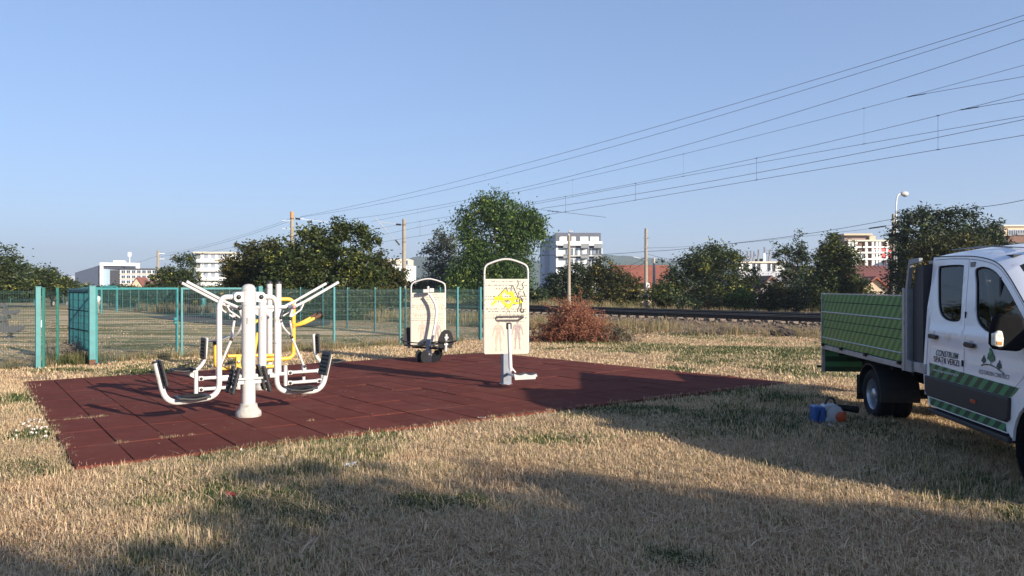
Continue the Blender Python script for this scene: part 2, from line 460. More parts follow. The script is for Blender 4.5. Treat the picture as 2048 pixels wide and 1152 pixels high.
for py in (510, 531.5, 552):
    for x, ww in [(1134, .8), (1143, .6), (1152, .6), (1162, .5), (1177, .8), (1186, .6), (1196, 1.6)]: b.win(b.X(x), b.Z(py), ww, 1.7, y=-.47)
for py in (497, 530, 549): b.win(-.0, b.Z(py), 1.8, 1.5, side=True); b.shared and None
for o in [c for c in b.e.children if c.name.startswith('window')][-3:]: o.location.y = 19
MB().bb((-1.3, 14, -.5), (-.01, 26, b.H - 1.2)).build('rear_wing', BLG, b.e)
# dark blue hall with white portal frame
b = Bld('office_hall', 'dark blue clad hall with a tall white framed glass front, far left', 'building', 202, 240, 300, 527, 30, BDK, ang=18)
MB().prism([(-9.0, -.5), (-.21, -.5), (-.21, b.H - .6), (-9.0, b.H - 3.6)], .01, 29.9, 'xz').build('side_hall', BDK, b.e)
b.box('portal_frame', BW, -.2, .9, -.5, b.H + .3, -1.2, .05); b.box('portal_beam', BW, .91, b.W + 6, b.H - .9, b.H + .3, -1.2, .05)
b.box('portal_frame', BW, b.W + 4.9, b.W + 6, -.5, b.H - .91, -1.2, .05)
for i in range(6): b.win(1.6 + i * 1.7, 2.0, 1.4, 7.0, m=mat('pale_glass', (.30, .42, .50), .2))
b.box('roof_box', BW, 4, 8, b.H + .31, b.H + 1.3, 2, 6); b.box('antenna', BW, 9.6, 9.8, b.H + .31, b.H + 4.5, 3, 3.2); b.box('antenna_head', BW, 9.1, 10.3, b.H + 3.0, b.H + 4.6, 2.5, 2.99)
# pale office with ribbon windows
b = Bld('office_building', 'pale office block with cream bands and ribbon windows, in front of the dark blue hall', 'building', 240, 312, 240, 539, 14, BW, ang=6)
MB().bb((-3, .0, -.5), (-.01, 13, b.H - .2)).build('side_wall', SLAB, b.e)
b.box('roof_edge', SLAB, -3.2, b.W + .2, b.H, b.H + .35, -.4, 13)
for py in (548, 558, 568):
    b.box('ledge', CRM, 0, b.W, b.Z(py), b.Z(py) + .25, -.35, -.01)
    for i in range(7): b.win(1.0 + i * (b.W - 2) / 6, b.Z(py - 1.5), 1.0, .85)
# apartment slab behind the small tree
b = Bld('apartment_slab', 'white four storey apartment slab behind the trees, left of the large bushy trees', 'building', 401, 462, 230, 507, 12, BW, ang=5)
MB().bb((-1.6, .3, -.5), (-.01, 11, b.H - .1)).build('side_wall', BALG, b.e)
b.box('roof_edge', CRM, -1.8, b.W + .3, b.H, b.H + .5, -.9, 12)
for py in (525, 543, 561):
    b.box('balcony', BW, -1.0, b.W, b.Z(py), b.Z(py) + 1.0, -1.2, -.01)
    for i in range(4): b.win(1.6 + i * (b.W - 3) / 3, b.Z(py) + 1.15, 1.0, 1.2, m=mat('grey_pane', (.3, .33, .38), .3))
# white block behind the concrete mast
b = Bld('apartment_house', 'white flat roofed house seen behind the concrete mast left of the airy tree', 'building', 776, 818, 260, 518, 12, CRM)
b.box('facade_band', BW, -.1, b.W + 2.4, 0, b.Z(532), -.6, -.01); b.box('ledge', BLG, 0, b.W + 1, b.Z(531.5), b.Z(530.5), -.7, -.02)
for x in (788, 812): b.win(b.X(x), b.Z(529), 1.1, 1.3)
for x in (795, 806): b.win(b.X(x), b.Z(546), 1.1, 1.4, y=-.62)
# distant towers
b = Bld('tower_block', 'faint beige tower block at the far left beside the dark blue hall', 'building', 152, 163, 900, 547, 15, CRM)
for i in range(2):
    for k in range(4): b.win(2 + i * 3, 3 + k * 3, 1.2, 1.4)
b = Bld('distant_tower', 'faint wide tower block behind the far left trees, left of the beige one', 'building', 128, 146, 1000, 552, 15, BLG)
for i in range(3):
    for k in range(3): b.win(2 + i * 3.5, 3 + k * 3, 1.2, 1.4)
# gabled houses
def gable(name, label, pl, pr, d, eave, ridge, depth, wallm, roofm, ang=0, over=.35, axis='x'):
    a = At(pl, CY, d); b_ = At(pr, CY, d); W = (b_.x - a.x) / math.cos(rad(ang))
    ze = CH + (CY - eave) * d / CF; zr = CH + (CY - ridge) * d / CF
    e = empty(name, (a.x, a.y, 0), rad(ang), label=label, cat='house')
    if axis == 'x':                                   # ridge runs away from us: gable faces us
        MB().prism([(0, -.5), (W, -.5), (W, ze), (W / 2, zr), (0, ze)], 0, depth, 'xz').build('wall', wallm, e)
        for sgn in (-1, 1):
            x0 = W / 2 + sgn * (W / 2 + over); k = (zr - ze) / (W / 2)
            z0 = ze - over * k
            MB().prism([(x0, z0 + .05), (W / 2, zr + .05), (W / 2, zr + .28), (x0, z0 + .28)], -over, depth + over, 'xz').build('roof', roofm, e)
    else:
        MB().prism([(0, -.5), (depth, -.5), (depth, ze), (depth / 2, zr), (0, ze)], 0, W, 'yz').build('wall', wallm, e)
        for sgn in (-1, 1):
            y0 = depth / 2 + sgn * (depth / 2 + over); k = (zr - ze) / (depth / 2)
            MB().prism([(y0, ze - over * k + .05), (depth / 2, zr + .05), (depth / 2, zr + .25), (y0, ze - over * k + .25)], -over, W + over, 'yz').build('roof', roofm, e)
    return e, W, ze, zr
e, W, ze, zr = gable('village_house', 'low house with a broad red tiled roof behind the bushes beyond the railway', 1236, 1345, 95, 572, 532, 9, BEI, REDR, axis='y')
e, W, ze, zr = gable('old_house', 'small grey gabled house half hidden by dark shrubs beyond the railway', 1512, 1572, 82, 588, 556, 8, bmat('old_plaster', (.36, .36, .40)), BRN)
for x in (1.9, 3.0): MB().bb((x - .22, -.05, ze - .2), (x + .22, .02, ze + .5)).build('window', PANE, e)
e, W, ze, zr = gable('cream_house', 'cream gabled house with dark red roof edge behind the truck bed', 1700, 1796, 78, 600, 558, 9, BEI, REDR, ang=-8)
e, W, ze, zr = gable('brown_roof_house', 'house with a wide brownish red ribbed roof below the pink building', 1700, 1800, 100, 566, 533, 10, BEI, mat('brown_metal_roof', (.17, .06, .045), .6, 0, .15, 3), axis='y')
for i in range(12): MB().prism([(-.4, ze - .1), (5, zr + .26), (5, zr + .33), (-.4, ze - .03)], i * W / 12, i * W / 12 + .08, 'yz').build('roof_rib', BRN, e)
e, W, ze, zr = gable('pale_gable_house', 'pale gable end with a steep red roof edge at the foot of the office block', 262, 284, 200, 572, 556, 8, BEI, REDR, ang=10)
# unfinished white building
b = Bld('unfinished_building', 'unfinished white concrete building with reinforcement bars on top, between the bushes', 'building', 1478, 1570, 150, 524, 14, BW)
b.box('floor_slab', CRM, -.2, b.W + .2, b.Z(526), b.Z(523), -.4, -.01); b.box('lower_wall', bmat('render_bluish_grey', (.42, .43, .47)), 0, b.W, 0, b.Z(541), -.1, -.01)  # lower wall in bluish grey render
for px in (1490, 1494.5, 1508, 1518, 1538, 1548): b.box('column', SLAB, b.X(px), b.X(px) + .2, b.Z(541), b.Z(526.1), -.35, -.12)
for px, ty in [(1482, 511), (1496, 514), (1502.5, 516), (1509, 515), (1518, 511), (1530, 506), (1540, 512), (1470, 512)]:
    x = b.X(px); b.box('column', BALG if px != 1530 else BW, x - .18, x + .18, b.H + .01, b.Z(ty), .3, .65)
    q = MB()
    for dx in (-.12, -.04, .04, .12): q.bb((x + dx - .018, .4, b.Z(ty)), (x + dx + .018, .44, b.Z(ty) + 1.2))
    q.build('rebar', RUST, b.e)
b.box('stair_box', SLAB, b.X(1522), b.X(1532), b.H + .01, b.Z(517), 1, 4)
# pink insulated building under construction
b = Bld('pink_building', 'pink and white apartment building under construction behind trees at right', 'building', 1688, 1790, 170, 484, 14, BRN)
b.box('roof_slab', BEI, b.X(1685), b.X(1742), b.Z(471), b.Z(467.5), -.8, 8); b.box('roof_wall', bmat('penthouse_brown', (.28, .21, .19)), b.X(1690), b.X(1735), b.H, b.Z(471.05), .3, 8); b.box('stair_tower', BEI, b.X(1738), b.X(1750), b.Z(484), b.Z(472), -.3, 5)
for py in (483, 496, 507, 520): b.box('floor_slab', BW if py > 490 else CRM, b.X(1694), b.X(1790), b.Z(py) - .0, b.Z(py) + .35, -.7, -.01)
for px in (1695, 1701, 1709, 1729, 1742, 1750, 1756, 1770): b.box('column', BW, b.X(px), b.X(px) + .45, 0, b.Z(484), -.5, -.02)
b.box('pink_insulation', PINK, b.X(1745.5), b.X(1772), 0, b.Z(497.4), -.45, -.03); b.box('pink_side', PINK, b.X(1772.1), b.X(1792), 0, b.Z(498), -.1, -.02)
for px, py in [(1747, 531), (1757, 531), (1747, 514), (1756, 514), (1763, 531)]: b.win(b.X(px), b.Z(py), .7, 1.5, fr=BW, y=-.47)
for px in (1707, 1714, 1722): b.win(b.X(px), b.Z(518), .8, .9, fr=BW, y=-.1)
# beige block at the right edge
b = Bld('beige_block', 'beige and brown apartment block at the right edge above the truck roof', 'building', 2008, 2110, 150, 453, 14, BEI)
b.box('brown_band', BRN, b.X(2012), b.W, 0, b.Z(471), -.6, -.01); b.box('loggia', SLAB, b.X(2017), b.X(2048), b.Z(470.9), b.Z(462), -.05, -.02); b.box('dark_band', SLAB, b.X(2012), b.W, b.Z(489), b.Z(485), -.65, -.61)
for px in (2021, 2034, 2044): b.win(b.X(px), b.Z(470), .8, .9, y=-.08)
b.box('railing', BALG, b.X(2030), b.X(2060), b.Z(471), b.Z(466), -.9, -.85)
b.box('roof_edge', CRM, -.3, b.W, b.H, b.H + .3, -.4, 14)
for i, (pl, pr, d, yt, m_) in enumerate([(318, 332, 150, 560, PINK), (288, 300, 160, 561, BRN)]):
    b = Bld('garden_shed', ['small pinkish plastered outbuilding below the small spreading tree', 'small dark brown outbuilding left of the pinkish one'][i], 'shed', pl, pr, d, yt, 5, m_)
    b.win(b.W / 2, .8, .6, .8)

# ------------------------------------------------------------------ vegetation
LG = leafmat('leaves_mid_green', [(0, (0.034, 0.052, 0.013)), (.4, (.030, .048, .012)), (.7, (.070, .090, .020)), (1, (0.442, 0.421, 0.082))])
LD = leafmat('leaves_dark_green', [(0, (0.021, 0.036, 0.012)), (.5, (.022, .038, .014)), (.8, (.045, .066, .022)), (1, (0.272, 0.278, 0.080))], .25)
LF = leafmat('leaves_fresh_green', [(0, (0.059, 0.108, 0.020)), (.45, (.038, .080, .016)), (.75, (.070, .125, .024)), (1, (0.500, 0.575, 0.105))], .4)
LGY = leafmat('leaves_greyish', [(0, (0.033, 0.039, 0.027)), (.45, (.05, .065, .045)), (.75, (.11, .125, .09)), (1, (0.329, 0.302, 0.227))], .3)
LOL = leafmat('leaves_olive', [(0, (0.035, 0.045, 0.012)), (.4, (.040, .046, .012)), (.7, (.085, .085, .022)), (1, (0.547, 0.363, 0.080))], .35)
LRD = leafmat('dried_red_leaves', [(0, (.06, .025, .013)), (.4, (.17, .068, .035)), (.7, (.34, .155, .08)), (1, (.48, .29, .17))], .3, 2)
LDRY = leafmat('dry_weeds', [(0, (.06, .042, .02)), (.5, (.17, .12, .06)), (.8, (.28, .20, .10)), (1, (.38, .29, .16))], .3, 1)
def crown_mesh(blobs, n_cl, per, size, m, droop=0., cr=None, seed=0, flat=.7, edge=.45):
    r = np.random.default_rng(seed)
    B = np.array([[*b[0], *b[1]] for b in blobs]); vol = B[:, 3] * B[:, 4] * B[:, 5]
    w_ = vol ** .75 / np.sum(vol ** .75)
    idx = r.choice(len(B), n_cl, p=w_)
    u = r.normal(size=(n_cl, 3)); u /= np.linalg.norm(u, axis=1, keepdims=True)
    rr = r.uniform(0, 1, n_cl) ** edge
    rr *= 1 + .16 * np.sin(u[:, 0] * 5 + idx) * np.cos(u[:, 2] * 6 + idx * 2) + r.normal(0, .10, n_cl) + (r.uniform(size=n_cl) < .09) * r.uniform(.12, .38, n_cl)
    c = B[idx, :3] + u * rr[:, None] * B[idx, 3:]
    cr = cr or float(np.mean(B[:, 3:])) * .22
    ct = r.normal(.42, .17, n_cl)
    off = r.normal(size=(n_cl, per, 3)) * (cr * r.uniform(.45, 1.25, n_cl))[:, None, None]; off[:, :, 2] *= flat
    if droop: off[:, :, 2] -= droop * np.abs(off[:, :, :2]).sum(2) * .6
    p = (c[:, None] + off).reshape(-1, 3); nl = len(p)
    a = r.normal(size=(nl, 3)); a[:, 2] = a[:, 2] * .6 - droop; a /= np.linalg.norm(a, axis=1, keepdims=True)
    q = r.normal(size=(nl, 3)); bb = np.cross(a, q); bb /= np.linalg.norm(bb, axis=1, keepdims=True) + 1e-6
    s = size * r.uniform(.6, 1.35, nl)[:, None]
    V = np.stack([p - a * s, p + bb * s * .42 - a * s * .1, p + a * s, p - bb * s * .42 - a * s * .1], 1).reshape(-1, 3)
    V[:, 2] = np.maximum(V[:, 2], .03)
    t_ = np.repeat(np.repeat(ct, per) + r.normal(0, .13, nl), 4)
    return npmesh('crown', V, np.arange(nl * 4).reshape(-1, 4), m, np.clip(t_, 0, 1)), c, B
def tree(name, label, d, base, ell, n_cl, per, size, m, group=None, trunk=.16, droop=0., seed=0, cat='tree', cr=None, flat=.7, limbs=True, edge=.45, barkm=None):
    # ell: (px, py, rx px, ry px[, depth offset]) ellipses of the crown at distance d
    P0 = Vector(((base - CX) * d / CF, d, 0)); k = d / CF; blobs = []
    for q in ell:
        dd = q[4] if len(q) > 4 else 0.; c = At(q[0], q[1], d) - P0
        blobs.append(((c.x, dd, c.z), (q[2] * k, (q[2] * .85) * k, q[3] * k)))
    return tree_at(name, label, P0, blobs, n_cl, per, size, m, group, trunk, droop, seed, cat, cr, flat, limbs, edge, barkm)
def tree_at(name, label, P0, blobs, n_cl, per, size, m, group=None, trunk=.16, droop=0., seed=0, cat='tree', cr=None, flat=.7, limbs=True, edge=.45, barkm=None):
    e = empty(name, P0, label=label, cat=cat, group=group)
    cm, cl, B = crown_mesh(blobs, n_cl, per, size, m, droop, cr, seed, flat, edge)
    link('crown', cm, e)
    r = random.Random(seed); q = MB()
    mid = Vector(B[:, :3].mean(0)); top = Vector((mid.x * .6, 0, mid.z))
    if limbs:
        pts = [Vector((0, 0, -.1)), Vector((r.uniform(-.1, .1), 0, top.z * .35)), top * .7, top]
        q.tube(pts, [trunk * 1.3, trunk, trunk * .8, trunk * .5], 7)
        for i in range(min(len(cl), 16)):
            b = Vector(cl[r.randrange(len(cl))]); a = pts[1].lerp(pts[3], r.uniform(.1, .9))
            m_ = a.lerp(b, .5) + Vector((r.uniform(-.3, .3), r.uniform(-.3, .3), r.uniform(0, .4)))
            q.tube([a, m_, b], [trunk * .45, trunk * .28, trunk * .1], 5)
    else:
        for i in range(8):
            b = Vector(cl[r.randrange(len(cl))]); a = Vector((r.uniform(-.3, .3), r.uniform(-.3, .3), -.05))
            q.tube([a, a.lerp(b, .5) + Vector((0, 0, .3)), b], [trunk * .5, trunk * .35, trunk * .1], 5)
    q.build('trunk', barkm or BARK, e, smooth=True)
    return e
tree('spreading_tree', 'dark spreading tree cut by the left edge of the picture', 72, -5, [(-10, 525, 40, 34), (25, 540, 32, 28), (-50, 540, 50, 40), (15, 565, 45, 26), (-30, 575, 60, 25)], 330, 34, .16, LG, seed=1)
tree('spreading_tree', 'lower spreading tree with ragged top, left of the dark blue hall', 76, 85, [(75, 555, 34, 24), (105, 562, 34, 18), (132, 568, 22, 12), (90, 578, 50, 16), (50, 575, 35, 18)], 300, 34, .15, LG, seed=2)
tree('small_tree', 'small flat topped tree in front of the pale buildings, left of the big bushy trees', 78, 345, [(345, 548, 40, 18), (330, 558, 30, 14), (372, 556, 28, 16), (380, 520, 12, 16), (358, 518, 12, 14), (348, 570, 44, 10)], 260, 30, .13, LG, seed=3, trunk=.12)
tree('bushy_tree', 'leftmost tree of the large dark clump behind the wire fence', 50, 505, [(505, 520, 42, 34), (478, 560, 32, 36), (535, 545, 40, 46), (500, 598, 48, 40), (462, 540, 16, 22), (545, 495, 18, 22)], 560, 40, .115, LOL, 'big bushy trees behind the wire fence', seed=4)
tree('bushy_tree', 'broad middle tree of the clump, under the wooden pole top', 47, 600, [(590, 520, 50, 44), (625, 468, 26, 26), (565, 560, 46, 46), (620, 560, 60, 56), (590, 612, 60, 34), (640, 500, 34, 34), (605, 636, 52, 26)], 680, 40, .11, LG, 'big bushy trees behind the wire fence', seed=5)
tree('bushy_tree', 'tallest tree of the clump with several feathery tops', 47, 690, [(668, 470, 18, 30), (690, 462, 17, 30), (724, 472, 24, 30), (743, 480, 14, 20), (700, 530, 48, 46), (680, 590, 64, 46), (735, 560, 38, 46), (655, 510, 26, 34), (690, 632, 52, 26)], 700, 40, .105, LG, 'big bushy trees behind the wire fence', seed=6)
tree('bushy_tree', 'lowest rightmost tree of the clump, sloping down to the concrete mast', 52, 770, [(760, 530, 24, 26), (785, 555, 24, 30), (755, 580, 42, 40), (795, 590, 22, 26), (735, 600, 34, 34)], 420, 36, .115, LOL, 'big bushy trees behind the wire fence', seed=7)
tree('airy_tree', 'airy grey green tree between the concrete mast and the tall fresh green tree', 88, 885, [(885, 478, 22, 22), (862, 500, 22, 26), (898, 500, 30, 28), (875, 545, 40, 40), (905, 570, 40, 30), (868, 590, 34, 26)], 320, 28, .15, LGY, seed=8, edge=.6)
tree('shrub', 'low olive shrub at the foot of the concrete mast', 92, 845, [(840, 580, 40, 22), (815, 585, 18, 20)], 120, 30, .16, LOL, seed=18, cat='shrub', limbs=False)
tree('locust_tree', 'tall fresh green locust tree with drooping leaf sprays', 78, 1000, [(975, 415, 34, 32), (1010, 432, 44, 38), (1056, 440, 30, 34), (930, 440, 22, 24), (1074, 460, 18, 18), (950, 490, 36, 36), (1028, 485, 36, 34), (990, 540, 52, 42), (1030, 545, 28, 48), (925, 550, 34, 40), (1026, 598, 32, 34), (945, 600, 40, 30), (1000, 590, 46, 34)], 900, 56, .165, LF, seed=9, droop=.75, trunk=.3, cr=.62, flat=.8, edge=.5)
BGp = 'bushes beyond the railway'
tree('bush', 'dark rounded bush behind the lamp pole, below the white apartment block', 68, 1130, [(1120, 575, 34, 34), (1155, 560, 34, 32), (1100, 600, 30, 22), (1160, 595, 40, 26)], 330, 36, .13, LD, BGp, seed=10, cat='bush', limbs=False)
tree('bush', 'olive rounded bush right of the lamp pole, in front of the red roofed house', 68, 1215, [(1195, 555, 34, 30), (1225, 560, 34, 32), (1262, 582, 34, 30), (1215, 595, 50, 26), (1275, 600, 26, 20)], 400, 36, .13, LOL, BGp, seed=11, cat='bush', limbs=False)
tree('broad_tree', 'broad green tree with one pointed top, right of the two wooden poles', 68, 1420, [(1430, 498, 14, 18), (1408, 522, 50, 30), (1448, 518, 40, 30), (1362, 552, 42, 38), (1425, 560, 62, 46), (1490, 562, 34, 42), (1345, 590, 34, 26), (1440, 595, 70, 24)], 620, 38, .13, LG, seed=12)
tree('feathery_tree', 'dark upright feathery tree in front of the unfinished white building', 74, 1590, [(1554, 505, 10, 26), (1572, 505, 10, 24), (1600, 510, 26, 26), (1595, 480, 8, 20), (1575, 550, 26, 34), (1612, 555, 34, 40), (1600, 600, 50, 26)], 360, 30, .13, LD, seed=13, edge=.55)
tree('feathery_tree', 'dense green tree in front of the pink building, behind the truck bed', 64, 1670, [(1665, 485, 16, 22), (1650, 510, 26, 26), (1690, 520, 30, 34), (1660, 555, 48, 44), (1708, 575, 30, 26), (1690, 602, 56, 26)], 520, 36, .125, LG, seed=14)
tree('tall_tree', 'large dark green tree rising behind the truck cab', 52, 1880, [(1812, 440, 20, 24), (1845, 432, 22, 24), (1885, 432, 26, 22), (1935, 432, 26, 24), (1978, 458, 26, 26), (1860, 470, 60, 34), (1935, 480, 56, 32), (1800, 475, 26, 30), (1985, 490, 30, 26), (1870, 515, 80, 34), (1830, 560, 60, 50), (1940, 560, 80, 50)], 820, 40, .115, LD, seed=15, trunk=.22)
tree('tall_tree', 'sunlit olive bush in front of the large dark tree behind the truck cab', 48, 1900, [(1870, 495, 44, 22), (1930, 490, 36, 22), (1900, 520, 60, 30), (1840, 520, 24, 30)], 260, 36, .11, LOL, seed=16)
tree('tall_tree', 'dark tree standing between the cream house and the white lamp pole', 60, 1795, [(1800, 500, 14, 34), (1806, 540, 22, 44), (1808, 590, 34, 34)], 220, 34, .13, LD, seed=17)
k = 0
for px, py, rx, ry, m_, lb in [(1548, 588, 30, 24, LOL, 'taller olive shrub in front of the small grey house'), (1318, 588, 26, 24, LG, 'mid green shrub between the two utility poles and the broad tree'), (1540, 606, 36, 20, LD, 'low dark green shrub behind the rails, below the small grey house'), (1596, 596, 40, 32, LD, 'low dark green shrub behind the rails, left of the truck bed'), (1640, 600, 30, 26, LG, 'mid green shrub behind the rails touching the truck bed'),
                              (1480, 600, 32, 20, LF, 'fresh green weedy shrub behind the rails under the broad tree'), (1360, 605, 34, 16, LD, 'low dark shrub behind the rails right of the poles'), (1330, 600, 20, 18, LOL, 'olive shrub at the foot of the second wooden pole'),
                              (1430, 608, 34, 14, LOL, 'low olive shrub behind the rails between the poles and the truck'), (1075, 600, 22, 20, LD, 'dark shrub under the right edge of the tall green tree'), (960, 612, 34, 14, LOL, 'low olive shrub under the tall green tree, left of the large board')]:
    k += 1
    tree('shrub', lb, 62, px, [(px, py, rx, ry)], 90, 34, .12, m_, 'shrubs behind the rails', seed=30 + k, cat='shrub', limbs=False)
for k, (px, w_) in enumerate([(-20, 40), (35, 34), (150, 40), (215, 36), (285, 38), (360, 40), (430, 36), (500, 30)]):
    tree('hedge_shrub', ['dark shrub behind the back fence at the left picture edge', 'dark shrub behind the back fence, above the small white sign', 'dark shrub behind the back fence, right of the walker', 'dark shrub behind the back fence, behind the teal goal', 'dark shrub behind the back fence below the pale office', 'dark shrub behind the back fence under the small tree', 'dark shrub behind the back fence above the teal bin', 'dark shrub behind the back fence beside the large clump'][k],
         99, px, [(px, 591, w_, 17), (px + 22, 586, w_ * .7, 16), (px - 22, 590, w_ * .7, 16)], 230, 34, .17, LD if k % 2 else LG, 'shrubs behind the back fence', seed=50 + k, cat='shrub', limbs=False)
for k, (px, w_) in enumerate([(245, 34), (315, 36), (385, 34), (448, 26)]):
    tree('field_shrub', ['dark shrub behind the double gate, next to the teal goal', 'dark shrub behind the double gate below the small tree', 'dark shrub right of the gate lock, behind the field', 'dark shrub just right of the teal litter bin'][k],
         76, px, [(px, 592, w_, 17), (px + 18, 590, w_ * .8, 15)], 200, 34, .14, LD, 'shrubs along the field', seed=90 + k, cat='shrub', limbs=False)
# trees on the sunny side, beside and behind the viewer: their shade falls over the foreground grass
for k, (x, y, R_, zc) in enumerate([(-3.7, 5.6, 1.6, 6.0), (-2.2, 7.0, 1.6, 6.3), (-.5, 7.5, 1.6, 6.4), (1.2, 6.6, 1.6, 6.2), (3.0, 5.8, 1.6, 6.0), (4.9, 4.9, 1.7, 6.0), (6.9, 4.0, 1.7, 6.0)]):
    L_ = R_ / math.sin(SUN_EL) * .95 + zc / math.tan(SUN_EL)
    P0 = Vector((x + SUN_H.x * L_, y + SUN_H.y * L_, 0))
    tree_at('park_tree', 'round crowned park tree on the sunny side, ' + ['first of the row', 'shading the lawn left of the middle', 'shading the middle of the near lawn', 'shading the lawn right of the middle', 'shading the lawn below the blower', 'shading the lawn in front of the truck', 'last of the row, closest to the truck'][k], P0,
            [((0, 0, zc), (R_, R_, R_)), ((.5, .3, zc - 1.6), (R_, R_, R_))], 230, 26, .2, LG, 'park trees on the sunny side', .14, seed=70 + k)

# ------------------------------------------------------------------ grass and weeds as instanced tufts
def tuft(name, n, h0, h1, wd, spread, lean, m, seed, seg=2):
    r = np.random.default_rng(seed); V = []; F3 = []; BT = []
    for i in range(n):
        BT += [r.normal(0, .18)] * 5
        a = r.uniform(0, 6.283); q = spread * math.sqrt(r.uniform()); x, y = q * math.cos(a), q * math.sin(a)
        h = r.uniform(h0, h1); la = r.uniform(0, 6.283); ln = h * abs(r.normal(0, lean)); w_ = wd * r.uniform(.6, 1.3) / 2
        fx, fy = math.cos(la + 1.57) * w_, math.sin(la + 1.57) * w_; n0 = len(V)
        mx_, my_ = x + math.cos(la) * ln * .35, y + math.sin(la) * ln * .35
        ex, ey = x + math.cos(la) * ln, y + math.sin(la) * ln; hz = h * math.sqrt(max(.15, 1 - min(.85, (ln / h) ** 2 * .6)))
        V += [(x - fx, y - fy, -.01), (x + fx, y + fy, -.01), (mx_ + fx * .8, my_ + fy * .8, hz * .55), (mx_ - fx * .8, my_ - fy * .8, hz * .55), (ex, ey, hz)]
        F3 += [(n0, n0 + 1, n0 + 2, n0 + 3), (n0 + 3, n0 + 2, n0 + 4)]
    me = bpy.data.meshes.new(name); me.from_pydata(V, [], F3); me.materials.append(m)
    bt = me.attributes.new('bt', 'FLOAT', 'POINT'); bt.data.foreach_set('value', np.array(BT, np.float32))
    return bpy.data.objects.new(name, me)
def blade_mat(name, stops, trans=.3):
    m = bpy.data.materials.new(name); t, N, L, P = nodes_of(m)
    at = N.new('ShaderNodeAttribute'); at.attribute_type = 'INSTANCER'; at.attribute_name = 'tint'
    ge = N.new('ShaderNodeNewGeometry'); no = N.new('ShaderNodeTexNoise'); no.inputs['Scale'].default_value = 22; no.inputs['Detail'].default_value = 3
    L.new(ge.outputs['Position'], no.inputs['Vector'])
    ma = N.new('ShaderNodeMath'); ma.operation = 'MULTIPLY_ADD'; L.new(no.outputs['Fac'], ma.inputs[0]); ma.inputs[1].default_value = .5
    sb = N.new('ShaderNodeMath'); sb.operation = 'SUBTRACT'; L.new(at.outputs['Fac'], sb.inputs[0]); sb.inputs[1].default_value = .25
    bt = N.new('ShaderNodeAttribute'); bt.attribute_name = 'bt'; a2 = N.new('ShaderNodeMath'); a2.operation = 'ADD'; L.new(sb.outputs[0], a2.inputs[0]); L.new(bt.outputs['Fac'], a2.inputs[1]); L.new(a2.outputs[0], ma.inputs[2])
    cr = N.new('ShaderNodeValToRGB'); L.new(ma.outputs[0], cr.inputs[0]); el = cr.color_ramp.elements
    while len(el) < len(stops): el.new(.5)
    for e, (p, c) in zip(el, stops): e.position = p; e.color = (*c, 1)
    L.new(cr.outputs[0], P.inputs['Base Color']); P.inputs['Roughness'].default_value = .6; P.inputs['Specular IOR Level'].default_value = .25
    tr = N.new('ShaderNodeBsdfTranslucent'); L.new(cr.outputs[0], tr.inputs[0]); ms = N.new('ShaderNodeMixShader'); ms.inputs[0].default_value = trans
    L.new(P.outputs[0], ms.inputs[1]); L.new(tr.outputs[0], ms.inputs[2]); L.new(ms.outputs[0], N['Material Output'].inputs[0])
    return m
GRASSM = blade_mat('grass_blades', [(0, (.26, .155, .09)), (.22, (.54, .38, .235)), (.45, (.74, .565, .375)), (.70, (.38, .31, .155)), (.8, (.10, .12, .035)), (1, (.04, .08, .025))])
WEEDM = blade_mat('weed_blades', [(0, (.12, .08, .045)), (.35, (.30, .22, .12)), (.6, (.36, .29, .16)), (.8, (.11, .12, .04)), (1, (.05, .08, .02))])
def scatter(name, label, pts, rotz, scl, tint, variants):
    me = bpy.data.meshes.new(name); n = len(pts)
    me.vertices.add(n); me.vertices.foreach_set('co', pts.astype(np.float32).ravel())
    a = me.attributes.new('rot', 'FLOAT_VECTOR', 'POINT'); rv_ = np.zeros((n, 3), np.float32); rv_[:, 2] = rotz; rv_[:, 0] = RNG.normal(0, .08, n); a.data.foreach_set('vector', rv_.ravel())
    a = me.attributes.new('scl', 'FLOAT_VECTOR', 'POINT'); a.data.foreach_set('vector', scl.astype(np.float32).ravel())
    a = me.attributes.new('tint', 'FLOAT', 'POINT'); a.data.foreach_set('value', tint.astype(np.float32))
    a = me.attributes.new('idx', 'INT', 'POINT'); a.data.foreach_set('value', RNG.integers(0, len(variants), n).astype(np.int32))
    o = link(name, me, label=label, kind='stuff')
    g = bpy.data.node_groups.new(name, 'GeometryNodeTree')
    g.interface.new_socket('Geometry', in_out='INPUT', socket_type='NodeSocketGeometry'); g.interface.new_socket('Geometry', in_out='OUTPUT', socket_type='NodeSocketGeometry')
    N = g.nodes; L = g.links; gi = N.new('NodeGroupInput'); go = N.new('NodeGroupOutput')
    jn = N.new('GeometryNodeJoinGeometry')
    for v in variants:
        oi = N.new('GeometryNodeObjectInfo'); oi.inputs['Object'].default_value = v; oi.inputs['As Instance'].default_value = True
        L.new(oi.outputs['Geometry'], jn.inputs[0])
    ip = N.new('GeometryNodeInstanceOnPoints'); L.new(gi.outputs[0], ip.inputs['Points']); L.new(jn.outputs[0], ip.inputs['Instance']); ip.inputs['Pick Instance'].default_value = True
    def attr(nm, ty):
        q = N.new('GeometryNodeInputNamedAttribute'); q.data_type = ty; q.inputs['Name'].default_value = nm; return q.outputs['Attribute']
    L.new(attr('idx', 'INT'), ip.inputs['Instance Index'])
    er = N.new('FunctionNodeEulerToRotation'); L.new(attr('rot', 'FLOAT_VECTOR'), er.inputs[0]); L.new(er.outputs[0], ip.inputs['Rotation'])
    L.new(attr('scl', 'FLOAT_VECTOR'), ip.inputs['Scale']); L.new(ip.outputs[0], go.inputs[0])
    md = o.modifiers.new('scatter', 'NODES'); md.node_group = g
    return o
